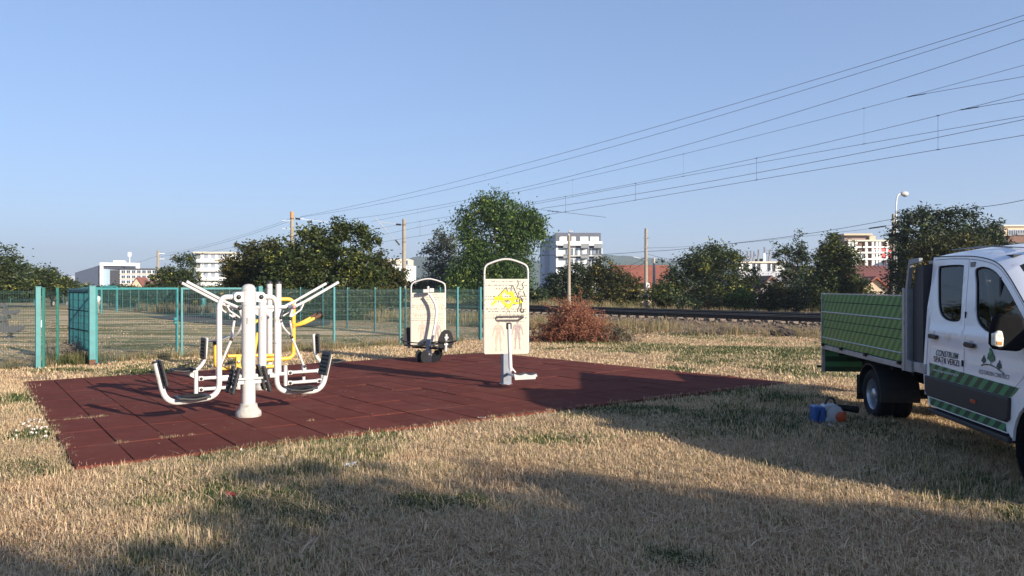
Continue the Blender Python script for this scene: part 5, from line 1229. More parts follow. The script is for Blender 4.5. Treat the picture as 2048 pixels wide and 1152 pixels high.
MB().prism([(-.10, .0), (-.055, -.07), (.10, -.07), (.10, .07), (-.055, .07)], .03, z0 + .01, 'xy').build('post', mat('shaded_post_grey_blue', (.25, .27, .31), .45), e, bevel=.006)  # the shade on this post is put into its grey-blue colour
MB().bb((-.095, .07, z0), (.095, .105, z1 - .05)).build('back_post', WHITE, e)
MB().lathe([(.13, .045), (.13, .062), (.1, .064)], n=18).build('base_flange', STEEL, e, smooth=True)
v0 = .005
bo = board(e, x0, x1, z0, z1, arch, v0, rows(z0, z1), [(O6.tz(997, 700)[0], z0 + .06, .62, FIG1), (O6.tz(1035, 700)[0], z0 + .09, .60, FIG2)])
g_ = lambda pts: [Vector(O6.tz(960 + a / 11.52, 550 + b / 11.52, v0 - .004)) for a, b in pts]
q = MB()
for i, pts in enumerate([[(275, 690), (330, 640), (372, 590), (345, 530), (400, 520), (430, 545), (560, 550), (720, 550), (850, 540), (905, 560), (960, 640), (850, 650), (740, 640), (710, 700), (665, 760), (600, 700), (540, 640), (500, 580)],
            [(470, 470), (520, 400), (570, 360), (610, 390), (640, 435), (700, 400), (745, 400), (765, 450), (775, 520), (770, 570)], [(345, 545), (440, 560), (560, 565), (740, 570), (800, 600)], [(700, 420), (745, 520), (745, 640)], [(560, 650), (660, 690), (720, 660)], [(400, 500), (480, 500), (520, 540)]]): ribbon(q, g_(pts), .040, v0 - .004 - i * .0003)
q.build('yellow_graffiti', GRY, bo)
q = MB()
for i, pts in enumerate([[(415, 490), (500, 400), (600, 290), (625, 340), (640, 400)], [(720, 370), (722, 300), (745, 235), (800, 340), (860, 470)], [(870, 120), (885, 200), (860, 270), (830, 285)], [(1025, 150), (985, 190), (975, 215), (1000, 290), (975, 330), (930, 335), (905, 305)], [(1000, 370), (1020, 430), (1035, 480), (930, 480)],
            [(940, 370), (880, 410), (905, 440), (860, 500), (905, 515)], [(900, 500), (955, 530), (990, 615), (950, 580), (935, 540)], [(850, 610), (865, 500), (910, 560), (915, 650), (905, 730), (870, 790), (880, 850)], [(950, 640), (950, 790), (925, 800), (965, 860), (1000, 850), (1008, 785)], [(560, 600), (660, 570), (610, 620)], [(750, 690), (830, 670)], [(600, 720), (560, 745)], [(600, 910), (660, 800), (700, 920)]]):
    ribbon(q, g_(pts), .011 if i not in (8, 12) else (.02 if i == 8 else .004), v0 - .0065 - i * .0002)
q.build('black_graffiti', GRB, bo)
vh = -.85                                             # swinging handle and platform in front of the board
a = lambda x, y, v=vh: O6.p(x, y, v)
MB().tube(bend([a(1012, 641), a(992.5, 641.5), a(992, 634), a(1048, 633), a(1036, 641), a(1012, 641)], .03, 4), .020, 8).build('handlebar', mat('dark_worn_steel', (.10, .085, .085), .5, .3), e, smooth=True)
pb = a(1018, 650); MB().box((pb.x, pb.y + .02, pb.z - .02), (.10, .10, .13)).build('clamp', BLK, e, bevel=.02)
MB().tube([a(1018, 648), a(1019.5, 700), a(1021, 736)], .036, 12).build('swing_post', WHITE2, e, smooth=True)
f = MB().tube([a(1021, 733), a(1022, 742)], .028, 8).tube([a(1021, 733), a(1031, 745)], .014, 8).build('fork', WHITE2, e, smooth=True)
pl = a(1026, 746); pr = a(1071, 745); L_ = pr.x - pl.x
q = MB(); n = 16
for k, (m_, lo, hi) in enumerate([(WHITE, -.085, -.012)]):
    pts = [(pl.x + L_ * i / n, pl.z - .03 * abs(math.sin(i / n * math.pi * 2)) ** 1.0) for i in range(n + 1)]
    MB().prism(pts + [(pr.x - .02, pl.z - .10), (pl.x + .02, pl.z - .115)], vh - .16, vh - .12, 'xz').build('skirt', m_, e, bevel=.006)
    MB().prism(pts + [(x, z - .02) for x, z in pts[::-1]], vh - .118, vh + .16, 'xz').build('platform', BLK, e, bevel=.004)
MB().tube([(pl.x + .02, vh, pl.z - .06), (pr.x + .03, vh, pl.z - .06)], .022, 8).build('platform_tube', WHITE, e, smooth=True)
MB().tube([(.04, -.07, pl.z - .1), (pl.x + .06, vh, pl.z - .07)], .03, 8).build('lower_arm', STEEL, e, smooth=True)

O5 = Plane((-2.13, 19.8), (.995, .10))
e = empty('seated_twister', (O5.O.x, O5.O.y, 0), O5.rot, label='exercise stand with smaller farther cream board, bent tube and black ring handled seats', cat='exercise machine', group='exercise stands with cream boards')
x0, z0 = O5.tz(822.5, 692, .16); x1, z1 = O5.tz(890, 585.5, .16); arch = O5.tz(856, 557.5, .16)[1]
board(e, x0, x1, z0, z1, arch, .14, rows(z0, z1), [(O5.tz(844.5, 690)[0], z0 + .05, .62, FIG1), (O5.tz(873.5, 690)[0], z0 + .05, .60, FIG2)])
MB().bb((-.085, -.06, .03), (.055, .06, .33)).build('base', WHITE, e, bevel=.01); MB().bb((-.09, -.05, .331), (.06, .07, .62)).build('housing', mat('shaded_post_grey_blue', (.25, .27, .31)), e, bevel=.01); MB().bb((-.08, .071, .2), (.05, .135, .62)).build('back_post', WHITE, e)  # housing shares the post's shaded grey-blue
a = lambda x, y, v=-.08: O5.p(x, y, v)
MB().tube(bend([a(859, 588), a(874, 612), a(871, 648), a(861, 692)], .35, 7), .034, 10).build('bent_tube', mat('white_tube_paint', (.62, .60, .58), .4), e, smooth=True)  # tube in its own plain white paint
h0 = a(846, 582); h1 = a(868, 582); MB().bb((h0.x, -.14, h0.z - .045), (h0.x + .16, -.02, h0.z + .045)).build('head', WHITE, e, bevel=.015); MB().bb((h0.x + .161, -.14, h0.z - .035), (h1.x, -.02, h0.z + .07)).build('head', WHITE, e, bevel=.015); MB().lathe([(.03, 0), (.03, .07)], (h0.x + .13, -.08, h0.z + .05), 8).build('head_pin', WHITE, e, smooth=True)
def shell(c, rz, lean=.15):
    R = Matrix.Rotation(rz, 3, 'Z'); c = Vector(c)
    T = lambda x, y, z: c + R @ Vector((x, y, z))
    o = [( -.12, 0), (-.17, .10), (-.16, .22), (-.11, .36), (-.04, .42), (.04, .42), (.11, .36), (.16, .22), (.17, .10), (.12, 0)]
    o = [(x * 1.25, z * 1.12) for x, z in o]; q = MB(); n = len(o); q.add([T(x, .0 + z * lean, z) for x, z in o] + [T(x, .03 + z * lean, z) for x, z in o], [tuple(range(n)), tuple(range(n, 2 * n))[::-1]] + [(i, (i + 1) % n, (i + 1) % n + n, i + n) for i in range(n)])
    q.build('backrest', BLK, e, bevel=.008)
    q = MB(); so_ = [( -.20, -.38), (.20, -.38), (.24, -.2), (.22, 0), (-.22, 0), (-.24, -.2)]; n = len(so_)
    q.add([T(x, y, .0) for x, y in so_] + [T(x, y, .035) for x, y in so_], [tuple(range(n)), tuple(range(n, 2 * n))[::-1]] + [(i, (i + 1) % n, (i + 1) % n + n, i + n) for i in range(n)])
    q.build('seat', BLK, e, bevel=.01)
    rp = [T(.31 * math.cos(t_), -.12 + .34 * math.sin(t_), .14 + .05 * math.sin(t_)) for t_ in np.arange(-.2, 2 * math.pi - .15, .3)]
    MB().tube(rp, .015, 6).build('ring_handle', BLK, e, smooth=True)
    MB().tube([T(0, .05, -.08), T(0, .085, .36)], .032, 8).build('back_tube', WHITE, e, smooth=True)
    for z in (.10, .27): MB().bb((-.05, 0, -.02), (.05, .02, .02)).build('bracket', WHITE, e, loc=T(0, .045 + z * lean, z), rot=(0, 0, rz))
    MB().tube([T(0, -.1, -.03), Vector((-.02, -.0, .40))], .03, 8).build('seat_arm', BLK, e, smooth=True)
s1 = a(890, 700, -.38); shell((s1.x, -.38, .42), rad(200), .18)
s2 = a(825, 698, .36); shell((s2.x - .06, .30, .44), rad(40), .1)
for x, v, ang, tl in [(-.25, -.12, .5, .45), (-.11, -.26, .2, -.35), (.17, -.20, -.4, -.55), (.24, .05, -.6, .4)]:
    q = MB().lathe([(.02, -.012), (.145, -.012), (.15, 0), (.145, .012), (.02, .012)], n=18); o = q.build('foot_plate', BLK2, e, smooth=True, loc=(x, v, .20), rot=(rad(70), rad(12), ang)); o.scale = (.72, 1.15, 1)
    MB().tube([(0, 0, .24), (x * .8, v * .8, .22)], .022, 6).build('foot_arm', STEEL, e, smooth=True)

# ------------------------------------------------------------------ leaf blower lying by the truck
p = G(1664, 848); e = empty('leaf_blower', p, rad(-6), label='blue, white and orange backpack blower lying in the shade beside the rear wheel', cat='leaf blower')
MB().prism([(-.28, .02), (-.12, .0), (-.12, .255), (-.28, .265)], -.12, .14, 'xz').build('tank', BLUE, e, bevel=.02)
MB().prism([(-.155, .05), (-.04, .02), (.05, .02), (.10, .08), (.12, .17), (.10, .25), (.03, .29), (-.13, .28), (-.155, .22), (-.10, .20), (-.10, .10)], -.10, .10, 'xz').build('fan_housing', mat('pale_grey_plastic', (.36, .38, .42), .45), e, bevel=.015)
MB().lathe([(.03, -.115), (.10, -.11), (.115, -.10), (.115, .10)], (.02, 0, .15), 18, 'y').build('fan_cover', mat('pale_grey_plastic', (.36, .38, .42)), e, smooth=True)
MB().lathe([(.02, -.128), (.062, -.126), (.075, -.117)], (.085, 0, .12), 14, 'y').build('engine_cover', ORANGE, e, smooth=True); MB().prism([(.08, .04), (.17, .06), (.18, .18), (.13, .21), (.08, .20)], -.09, .08, 'xz').build('engine', mat('dark_red_plastic', (.22, .04, .02), .5), e, bevel=.02)
MB().tube(bend([(-.10, 0, .27), (-.06, 0, .37), (.02, 0, .37), (.05, 0, .27)], .04, 4), .014, 8).build('handle', BLK, e, smooth=True)
MB().tube([(.08, 0, .235), (.16, .0, .235), (.36, .02, .205)], [.045, .043, .048], 12).build('blower_tube', BLK2, e, smooth=True)
MB().tube([(-.2, -.13, .2), (-.26, -.22, .05), (-.1, -.25, .02)], .018, 6, flat=.4).build('strap', BLK2, e)

# ------------------------------------------------------------------ truck
TA = math.atan2(-.996, -.085)
TR = empty('crew_cab_truck', (5.34, 11.46, 0), TA, label='white crew cab tipper truck with green striped side board, cut by the right edge', cat='truck')
VAN = mat('van_white', (.78, .79, .82), .32, 0, .03, 2, coat=.5, spec=.5, dirt=((.60, .58, .55), 4, .62))
INT = mat('interior_dark', (.030, .030, .034), .8); BEIG = mat('interior_beige', (.36, .33, .30), .8); CLAD = mat('cladding_plastic', (.020, .021, .024), .55); GASK = mat('door_gap', (.010, .010, .012), .8)
def glass_mat():
    m = bpy.data.materials.new('tinted_glass'); t, N, L, P = nodes_of(m)
    gl = N.new('ShaderNodeBsdfGlossy'); gl.inputs['Roughness'].default_value = .02; tr = N.new('ShaderNodeBsdfTransparent'); tr.inputs[0].default_value = (.42, .46, .45, 1)
    fr = N.new('ShaderNodeFresnel'); fr.inputs[0].default_value = 1.5; ms = N.new('ShaderNodeMixShader'); L.new(fr.outputs[0], ms.inputs[0]); L.new(tr.outputs[0], ms.inputs[1]); L.new(gl.outputs[0], ms.inputs[2])
    L.new(ms.outputs[0], N['Material Output'].inputs[0]); return m
GLS = glass_mat()
def stripes(name, c1_, c2_, period, slope, coord=('x', 'z')):
    m = bpy.data.materials.new(name); t, N, L, P = nodes_of(m); tc = N.new('ShaderNodeTexCoord'); s = N.new('ShaderNodeSeparateXYZ'); L.new(tc.outputs['Object'], s.inputs[0])
    a = N.new('ShaderNodeMath'); a.operation = 'MULTIPLY_ADD'; L.new(s.outputs[2], a.inputs[0]); a.inputs[1].default_value = -slope; L.new(s.outputs[0], a.inputs[2])
    b = N.new('ShaderNodeMath'); b.operation = 'DIVIDE'; L.new(a.outputs[0], b.inputs[0]); b.inputs[1].default_value = period
    f = N.new('ShaderNodeMath'); f.operation = 'FRACT'; L.new(b.outputs[0], f.inputs[0])
    r = N.new('ShaderNodeValToRGB'); L.new(f.outputs[0], r.inputs[0]); r.color_ramp.interpolation = 'LINEAR'; el = r.color_ramp.elements
    while len(el) < 4: el.new(.5)
    for e_, (p_, c_) in zip(el, [(.0, c1_), (.47, c1_), (.50, c2_), (.97, c2_)]): e_.position = p_; e_.color = (*c_, 1)
    no = N.new('ShaderNodeTexNoise'); no.inputs['Scale'].default_value = 7; no.inputs['Detail'].default_value = 7; L.new(tc.outputs['Object'], no.inputs['Vector'])
    hs = N.new('ShaderNodeHueSaturation'); L.new(r.outputs[0], hs.inputs['Color']); mr = N.new('ShaderNodeMapRange'); L.new(no.outputs['Fac'], mr.inputs[0]); mr.inputs[3].default_value = .75; mr.inputs[4].default_value = 1.25; L.new(mr.outputs[0], hs.inputs['Value'])
    L.new(hs.outputs[0], P.inputs['Base Color']); P.inputs['Roughness'].default_value = .4
    return m
STR1 = stripes('green_board_stripes', (.075, .26, .060), (.024, .11, .030), .19, 1.0)
STR2 = stripes('green_door_stripes', (.055, .22, .10), (.012, .055, .035), .21, 1.15)
def wz(z): return 0.13 * ((z - 1.25) / 1.05) ** 1.3 if z > 1.25 else 0.0
def wsurf(z, f=0): return wz(z) - .020 * math.exp(-((z - 1.40) / .07) ** 2) + .014 * math.exp(-((z - 1.22) / .10) ** 2) + .010 * math.exp(-((z - 1.02) / .08) ** 2)
def inside(p, poly):
    c = False; n = len(poly)
    for i in range(n):
        a, b = poly[i], poly[(i + 1) % n]
        if (a[1] > p[1]) != (b[1] > p[1]) and p[0] < (b[0] - a[0]) * (p[1] - a[1]) / (b[1] - a[1]) + a[0]: c = not c
    return c
def offset_poly(poly, d):
    n = len(poly); A_ = sum(poly[i][0] * poly[(i + 1) % n][1] - poly[(i + 1) % n][0] * poly[i][1] for i in range(n)); sg = 1 if A_ > 0 else -1; out = []
    for i in range(n):
        a, b, c = Vector(poly[i - 1]), Vector(poly[i]), Vector(poly[(i + 1) % n])
        n1 = Vector(((b - a).y, -(b - a).x)).normalized(); n2 = Vector(((c - b).y, -(c - b).x)).normalized(); m_ = n1 + n2
        if m_.length < .2: m_ = n1
        m_.normalize(); out.append(tuple(b + m_ * d * sg / max(.4, m_.dot(n1))))
    return out
def smooth_poly(poly, r=.08, seg=4):
    n = len(poly); out = []
    for i in range(n):
        a, b, c = Vector(poly[i - 1]), Vector(poly[i]), Vector(poly[(i + 1) % n]); ra = min(r, (a - b).length * .45); rc = min(r, (c - b).length * .45)
        p, q_ = b + (a - b).normalized() * ra, b + (c - b).normalized() * rc
        for k in range(seg + 1): t_ = k / seg; out.append(tuple(p * (1 - t_) ** 2 + b * 2 * t_ * (1 - t_) + q_ * t_ * t_))
    return out
def skin_panel(name, outer, holes, m, parent, side=0, step=.05, inset=0.0, rim=.03, wf=wsurf):
    pts = [Vector(p) for p in outer]; edges = [(i, (i + 1) % len(outer)) for i in range(len(outer))]
    for h in holes:
        n0 = len(pts); pts += [Vector(p) for p in h]; edges += [(n0 + i, n0 + (i + 1) % len(h)) for i in range(len(h))]
    nb = len(pts); x0 = min(p[0] for p in outer); x1 = max(p[0] for p in outer); y0 = min(p[1] for p in outer); y1 = max(p[1] for p in outer)
    for x in np.arange(x0 + step / 2, x1, step):
        for y in np.arange(y0 + step / 2, y1, step):
            q_ = (x, y)
            if inside(q_, outer) and not any(inside(q_, h) for h in holes):
                if min((Vector(q_) - p).length for p in pts[:nb]) > step * .35: pts.append(Vector(q_))
    r = delaunay_2d_cdt([Vector((p[0], p[1])) for p in pts], edges, [], 0, 1e-5)
    V, E_, F_ = r[0], r[1], r[2]; keep = []
    for f in F_:
        c = sum((V[i] for i in f), Vector((0, 0))) / len(f)
        if inside(c, outer) and not any(inside(c, h) for h in holes): keep.append(tuple(f))
    W_ = 2.06; fy = (lambda z, x: wf(z, x) + inset) if side == 0 else (lambda z, x: W_ - wf(z, x) - inset)
    vs = [(v.x, fy(v.y, v.x), v.y) for v in V]; q = MB().add(vs, keep)
    if rim:
        sgn = 1 if side == 0 else -1
        for loop in [outer] + holes:
            n = len(loop); q.add([(a, fy(b, a), b) for a, b in loop] + [(a, fy(b, a) + sgn * rim, b) for a, b in loop], [(i, (i + 1) % n, (i + 1) % n + n, i + n) for i in range(n)])
    me = bpy.data.meshes.new(name); me.from_pydata([tuple(v) for v in q.v], [], q.f); me.materials.append(m)
    bm = bmesh.new(); bm.from_mesh(me); bmesh.ops.remove_doubles(bm, verts=bm.verts, dist=.0004); bmesh.ops.recalc_face_normals(bm, faces=bm.faces)
    bm.faces.ensure_lookup_table()
    f0 = max((f for f in bm.faces if abs(f.normal.y) > .7), key=lambda f: f.calc_area())
    if (f0.normal.y > 0) == (side == 0): bmesh.ops.reverse_faces(bm, faces=bm.faces)
    bm.to_mesh(me); bm.free()
    me.polygons.foreach_set('use_smooth', [True] * len(me.polygons)); me.set_sharp_from_angle(angle=rad(38))
    return link(name, me, parent)
def cubic(pl_, n=4):                                  # smooth open polyline
    pl_ = [Vector(p) for p in pl_]; out = [tuple(pl_[0])]
    for i in range(len(pl_) - 1):
        a, b, c, d = pl_[max(0, i - 1)], pl_[i], pl_[i + 1], pl_[min(len(pl_) - 1, i + 2)]
        for k in range(1, n + 1): t_ = k / n; out.append(tuple(.5 * ((2 * b) + (c - a) * t_ + (2 * a - 5 * b + 4 * c - d) * t_ ** 2 + (3 * b - a - 3 * c + d) * t_ ** 3)))
    return out
GUT = cubic([(1.73, 2.335), (2.2, 2.325), (2.63, 2.308), (2.89, 2.284), (3.13, 2.244), (3.30, 2.19), (3.44, 2.112), (3.60, 2.00), (3.84, 1.81), (4.30, 1.44)])
arch = [(4.22 + .47 * math.cos(a), .40 + .47 * math.sin(a)) for a in np.linspace(.05, math.pi - .02, 14)]
outer = GUT + [(4.75, 1.34), (5.05, 1.22), (5.25, 1.0), (5.32, .75), (5.30, .45)] + [(4.71, .42)] + arch[1:] + [(3.66, .50), (2.6, .50), (1.90, .50), (1.86, .62), (1.84, .87), (1.855, 1.25), (1.83, 1.6), (1.775, 2.0)]
rd = [(1.80, 2.292), (2.2, 2.292), (2.632, 2.275), (2.672, 2.05), (2.705, 1.8), (2.742, 1.5), (2.752, 1.25), (2.750, .868), (1.895, .868), (1.918, 1.25), (1.893, 1.6), (1.838, 2.0)]
fdt = [(a, b - .036) for a, b in GUT if 2.66 < a < 4.06]
fd = [(2.648, 2.272)] + fdt + [(4.12, 1.52), (4.06, 1.35), (3.98, 1.12), (3.80, .97), (3.70, .868), (2.762, .868), (2.764, 1.25), (2.754, 1.5), (2.717, 1.8), (2.684, 2.05)]
rwin = cubic([(1.925, 2.215), (2.2, 2.222), (2.50, 2.212), (2.545, 2.17), (2.585, 1.95), (2.632, 1.66), (2.628, 1.585), (2.56, 1.555), (2.35, 1.555), (2.16, 1.605), (2.05, 1.72), (1.975, 1.92), (1.90, 2.17), (1.925, 2.215)], 3)[:-1]
fwin = cubic([(2.82, 2.165), (2.95, 2.182), (3.12, 2.158), (3.27, 2.105), (3.42, 2.012), (3.62, 1.862), (3.86, 1.662), (3.99, 1.545), (3.98, 1.478), (3.7, 1.462), (3.35, 1.462), (3.12, 1.510), (2.985, 1.60), (2.925, 1.75), (2.865, 1.98), (2.80, 2.12), (2.82, 2.165)], 3)[:-1]
for side in (0, 1):
    body = skin_panel('body_side', outer, [offset_poly(rd, .006), offset_poly(fd, .006)], VAN, TR, side, .07, rim=.05)
    for nm, dp, wn in (('rear_door', rd, rwin), ('front_door', fd, fwin)):
        do = skin_panel(nm, offset_poly(dp, -.001), [wn], VAN, TR, side, .045, -.001, .035)
        skin_panel('window_seal', offset_poly(wn, .004), [offset_poly(wn, -.022)], BLK2, do, side, .2, .012, .012)
        gw = skin_panel('window', offset_poly(wn, -.018), [], GLS, do, side, .3, .020, 0)
    skin_panel('door_gap', offset_poly(rd, .012), [offset_poly(rd, -.03)], GASK, TR, side, .5, .034, 0); skin_panel('door_gap', offset_poly(fd, .012), [offset_poly(fd, -.03)], GASK, TR, side, .5, .034, 0)
# roof, screen pillars, windscreen, bonnet
def loft(name, stations, s0, s1, m, n=14, e=TR, mirror=True, ex=2.6, lift=0.0):
    q = MB(); vs = []
    ss_ = np.linspace(s0, s1, n); full = []
    for (g, c) in stations:
        row = []
        for s_ in ss_:
            wg = wsurf(g[1]) + .002; y = wg + (1.03 - wg) * s_; k = 1 - (1 - s_) ** ex; row.append((g[0] + (c[0] - g[0]) * k, y, g[1] + (c[1] - g[1]) * k + lift))
        if mirror: row = row + [(a, 2.06 - b, z) for a, b, z in row[::-1][1 if s1 > .999 else 0:]]
        full.append(row)
    n_ = len(full[0]); q.add([p for r_ in full for p in r_], [(i * n_ + j, i * n_ + j + 1, (i + 1) * n_ + j + 1, (i + 1) * n_ + j) for i in range(len(full) - 1) for j in range(n_ - 1) if not (mirror and s1 < .999 and j == n - 1)])
    return q.build(name, m, e, smooth='all')
def stn(f): # gutter point at f
    xs = [a for a, b in GUT]; return float(np.interp(f, xs, [b for a, b in GUT]))
ST = [((1.73, stn(1.73)), (1.75, 2.38))] + [((f, stn(f)), (c, z)) for f, c, z in [(1.85, 1.85, 2.435), (2.2, 2.2, 2.455), (2.63, 2.6, 2.46), (2.89, 2.87, 2.455), (3.13, 3.12, 2.435), (3.30, 3.33, 2.395), (3.44, 3.50, 2.33)]]
WS = [((3.44, stn(3.44)), (3.50, 2.33)), ((3.60, stn(3.6)), (3.72, 2.16)), ((3.84, stn(3.84)), (4.02, 1.92)), ((4.06, stn(4.06)), (4.35, 1.65)), ((4.30, stn(4.3)), (4.70, 1.38))]
HD = [((4.30, stn(4.3)), (4.70, 1.375)), ((4.75, 1.34), (5.0, 1.24)), ((5.05, 1.22), (5.3, 1.08)), ((5.25, 1.0), (5.47, .85)), ((5.32, .75), (5.52, .6)), ((5.30, .45), (5.50, .42))]
loft('roof', ST, 0, 1, VAN, 18); loft('screen_pillar', WS, 0, .13, VAN, 6); loft('bonnet', HD, 0, 1, VAN, 14)
loft('windscreen_border', WS, .131, .21, BLK, 5, lift=-.004); loft('windscreen', WS, .211, 1, GLS, 12, lift=-.006)
for y in (.30, .42): MB().tube([(1.85, y, stn(1.85) + .085 + (.01 if y > .4 else 0)), (2.6, y, stn(2.6) + .115), (3.2, y, stn(3.2) + .15)], .006, 5).build('roof_groove', BALG, TR)
# gutter line and panel joints
MB().tube([(a, wsurf(b) - .001, b + .001) for a, b in GUT], .006, 5).build('gutter_seam', GASK, TR)
q = MB().prism([(.14, .60), (.02, .60), (.0, .9), (.02, 1.25), (.05, 1.7), (.13, 2.2), (.22, 2.33), (.5, 2.40), (1.03, 2.42), (1.56, 2.40), (1.84, 2.33), (1.93, 2.2), (2.01, 1.7), (2.04, 1.25), (2.06, .9), (2.04, .60)], 1.735, 1.80, 'yz'); q.build('cab_rear_wall', VAN, TR, bevel=.01)
# interior
MB().bb((1.82, .10, .60), (4.5, 1.96, .66)).build('cab_floor', INT, TR); MB().bb((1.81, .14, .67), (1.83, 1.92, 2.25)).build('rear_lining', INT, TR)
MB().prism([(4.0, 1.0), (4.6, 1.0), (4.55, 1.38), (4.2, 1.47), (4.0, 1.40)], .12, 1.94, 'xz').build('dashboard', INT, TR, bevel=.03)
q = MB().bb((1.9, .25, 2.27), (3.3, 1.8, 2.30)).build('headliner', INT, TR)
def vseat(x, y, wd, m=BEIG):
    s_ = empty('seat', (0, 0, 0)); s_.parent = TR
    MB().prism([(x, .95), (x + .5, .93), (x + .52, 1.05), (x, 1.08)], y - wd / 2, y + wd / 2, 'xz').build('cushion', INT, s_, bevel=.03)
    MB().prism([(x - .02, 1.0), (x + .10, 1.05), (x - .02, 1.68), (x - .14, 1.68), (x - .18, 1.4)], y - wd / 2, y + wd / 2, 'xz').build('backrest', m, s_, bevel=.03)
    MB().box((x - .10, y, 1.80), (.10, min(wd, .28), .17)).build('headrest', INT, s_, bevel=.03)
vseat(3.28, .50, .48, BEIG); vseat(3.28, 1.45, .75, INT); vseat(2.2, 1.03, 1.55, INT)
MB().bb((2.69, .11, .9), (2.80, .16, 2.24)).build('door_pillar', mat('pillar_trim', (.24, .235, .23), .8), TR); MB().tube([(2.93, .17, 2.12), (2.99, .19, 1.72), (3.04, .20, 1.46)], .030, 6, flat=.35).build('seat_belt', mat('belt_cloth', (.40, .39, .40), .9), TR)
MB().bb((3.345, .085, 1.47), (3.375, .12, 2.06)).build('window_divider', INT, TR)
st_ = [(4.0 + .10 * math.sin(a) * .6, .52 + .19 * math.cos(a), 1.42 + .17 * math.sin(a)) for a in np.linspace(0, 6.283, 20)]; MB().tube(st_, .014, 6, cap=False).build('steering_wheel', BLK, TR, smooth=True)
# cladding, sills, stripes
MB().prism([(1.845, .855), (3.73, .838), (3.715, .62), (3.66, .585), (1.90, .612), (1.86, .66)], -.035, .012, 'xz').build('side_cladding', CLAD, TR, bevel=.012)
MB().prism([(1.895, .606), (3.655, .58), (3.67, .47), (1.945, .492)], -.012, .03, 'xz').build('sill_frame', VAN, TR)
MB().prism([(1.945, .594), (3.652, .568), (3.665, .484), (1.985, .506)], -.0165, -.0125, 'xz').build('sill_stripes', STR2, TR)
MB().prism([(1.99, .468), (3.74, .442), (3.76, .385), (2.03, .42)], -.05, .22, 'xz').build('step', CLAD, TR, bevel=.01)
o = MB().prism([(1.932, 1.018), (2.6, .992), (3.25, .972), (3.86, .955), (3.80, .90), (3.72, .842), (1.932, .858)], -.006, -.002, 'xz').build('door_stripes', STR2, TR)
MB().bb((2.995, -.044, .685), (3.105, -.0355, .725)).build('side_marker', ORANGE, TR, bevel=.003)
for x, z in ((1.955, 1.375), (2.83, 1.335)):
    MB().prism([(x, z - .035), (x + .03, z - .05), (x + .19, z - .052), (x + .225, z - .03), (x + .22, z - .002), (x + .12, z + .002), (x + .03, z + .008), (x, z - .01)], -.042, -.012, 'xz').build('door_handle', BLK, TR, bevel=.008)
    MB().lathe([(.045, -.006), (.05, .012)], (x + .12, 0, z + .004), 14, 'y').build('handle_cup', mat('handle_recess', (.40, .40, .43), .4), TR, smooth=True)
for z in (1.64, 1.09): MB().bb((2.738, -.012 + wz(z), z - .035), (2.757, .004 + wz(z), z + .035)).build('hinge', GASK, TR)
# lettering and tree emblem
def text(body, f0, f1, z0, z1, m, shear=0., thick=.0015, y=-.0075, name='lettering', bold=0.):
    cu = bpy.data.curves.new('lettering', 'FONT'); cu.body = body; cu.size = 1; cu.shear = shear; cu.offset = bold; cu.extrude = 0.004
    to = bpy.data.objects.new('lettering', cu); COL.objects.link(to); bpy.context.view_layer.update()
    me = bpy.data.meshes.new_from_object(to); bpy.data.objects.remove(to); co = np.array([v.co[:] for v in me.vertices]); mn, mxx = co.min(0), co.max(0)
    X = f0 + (co[:, 0] - mn[0]) / (mxx[0] - mn[0]) * (f1 - f0); k = (X - f0) / (f1 - f0)
    hz = [v for v in co[:, 1]]; base_ = 0.0; cap_ = .70
    Z = z0(k) + (co[:, 1] - base_) / cap_ * (z1(k) - z0(k)) if callable(z0) else z0 + (co[:, 1] - base_) / cap_ * (z1 - z0)
    Y = y - .004 + co[:, 2] * .12 + np.array([wsurf(float(z_)) for z_ in Z])
    for v, a, b, c in zip(me.vertices, X, Y, Z): v.co = (a, b, c)
    me.materials.clear(); me.materials.append(m); o = link(name, me, TR); return o
LET = mat('lettering_black', (.018, .018, .022), .5); LETG = mat('lettering_grey', (.10, .10, .12), .5); LETW = mat('lettering_white', (.55, .62, .60), .5)
text('CONSTRUIM', 2.085, 2.63, 1.125, 1.195, LET, .22, bold=.004, y=-.003); text('SPA\u021aII VERZI', 2.03, 2.655, 1.045, 1.115, LET, 0, bold=.006, y=-.003)
text('ECO GARDEN CONSTRUCT', 3.095, 3.685, 1.018, 1.062, LETG, 0, y=-.003); text('www.ecogardenconstruct.ro', 2.055, 2.685, .935, .968, LETW, 0, y=-.018)
emb = empty('tree_emblem', (0, 0, 0)); emb.parent = TR
def disc(q, x, z, rx, rz, y, n=14, j=.12, sd=0):
    r_ = random.Random(sd); q.add([(x + rx * math.cos(a) * (1 + r_.uniform(-j, j)), y, z + rz * math.sin(a) * (1 + r_.uniform(-j, j))) for a in [6.283 * i / n for i in range(n)]], [tuple(range(n))])
E1 = mat('emblem_green', (.03, .13, .07), .5, 0, .3, 40); E2 = mat('emblem_dark_green', (.012, .045, .035), .5, 0, .3, 40); E3 = mat('emblem_pale_green', (.07, .22, .12), .5, 0, .3, 40)
ye = -.0045
for cx_, cz_, k_, m_, sd in ((3.19, 1.175, .7, E2, 1), (3.335, 1.225, 1.25, E1, 2), (3.50, 1.145, .75, E2, 3)):
    q = MB(); 
    for i, (dx, dz, r_) in enumerate([(0, .025, .026), (-.03, .0, .024), (.03, -.002, .024), (-.012, -.022, .022), (.018, -.024, .022), (.0, .05, .018), (-.045, -.02, .014), (.045, -.025, .014)]): disc(q, cx_ + dx * k_, cz_ + dz * k_, r_ * k_, r_ * k_ * 1.1, ye - i * .0002, sd=sd * 10 + i)
    q.bb((cx_ - .005, ye, cz_ - .075 * k_), (cx_ + .005, ye + .002, cz_ - .02)); q.build('tree_print', m_, emb)
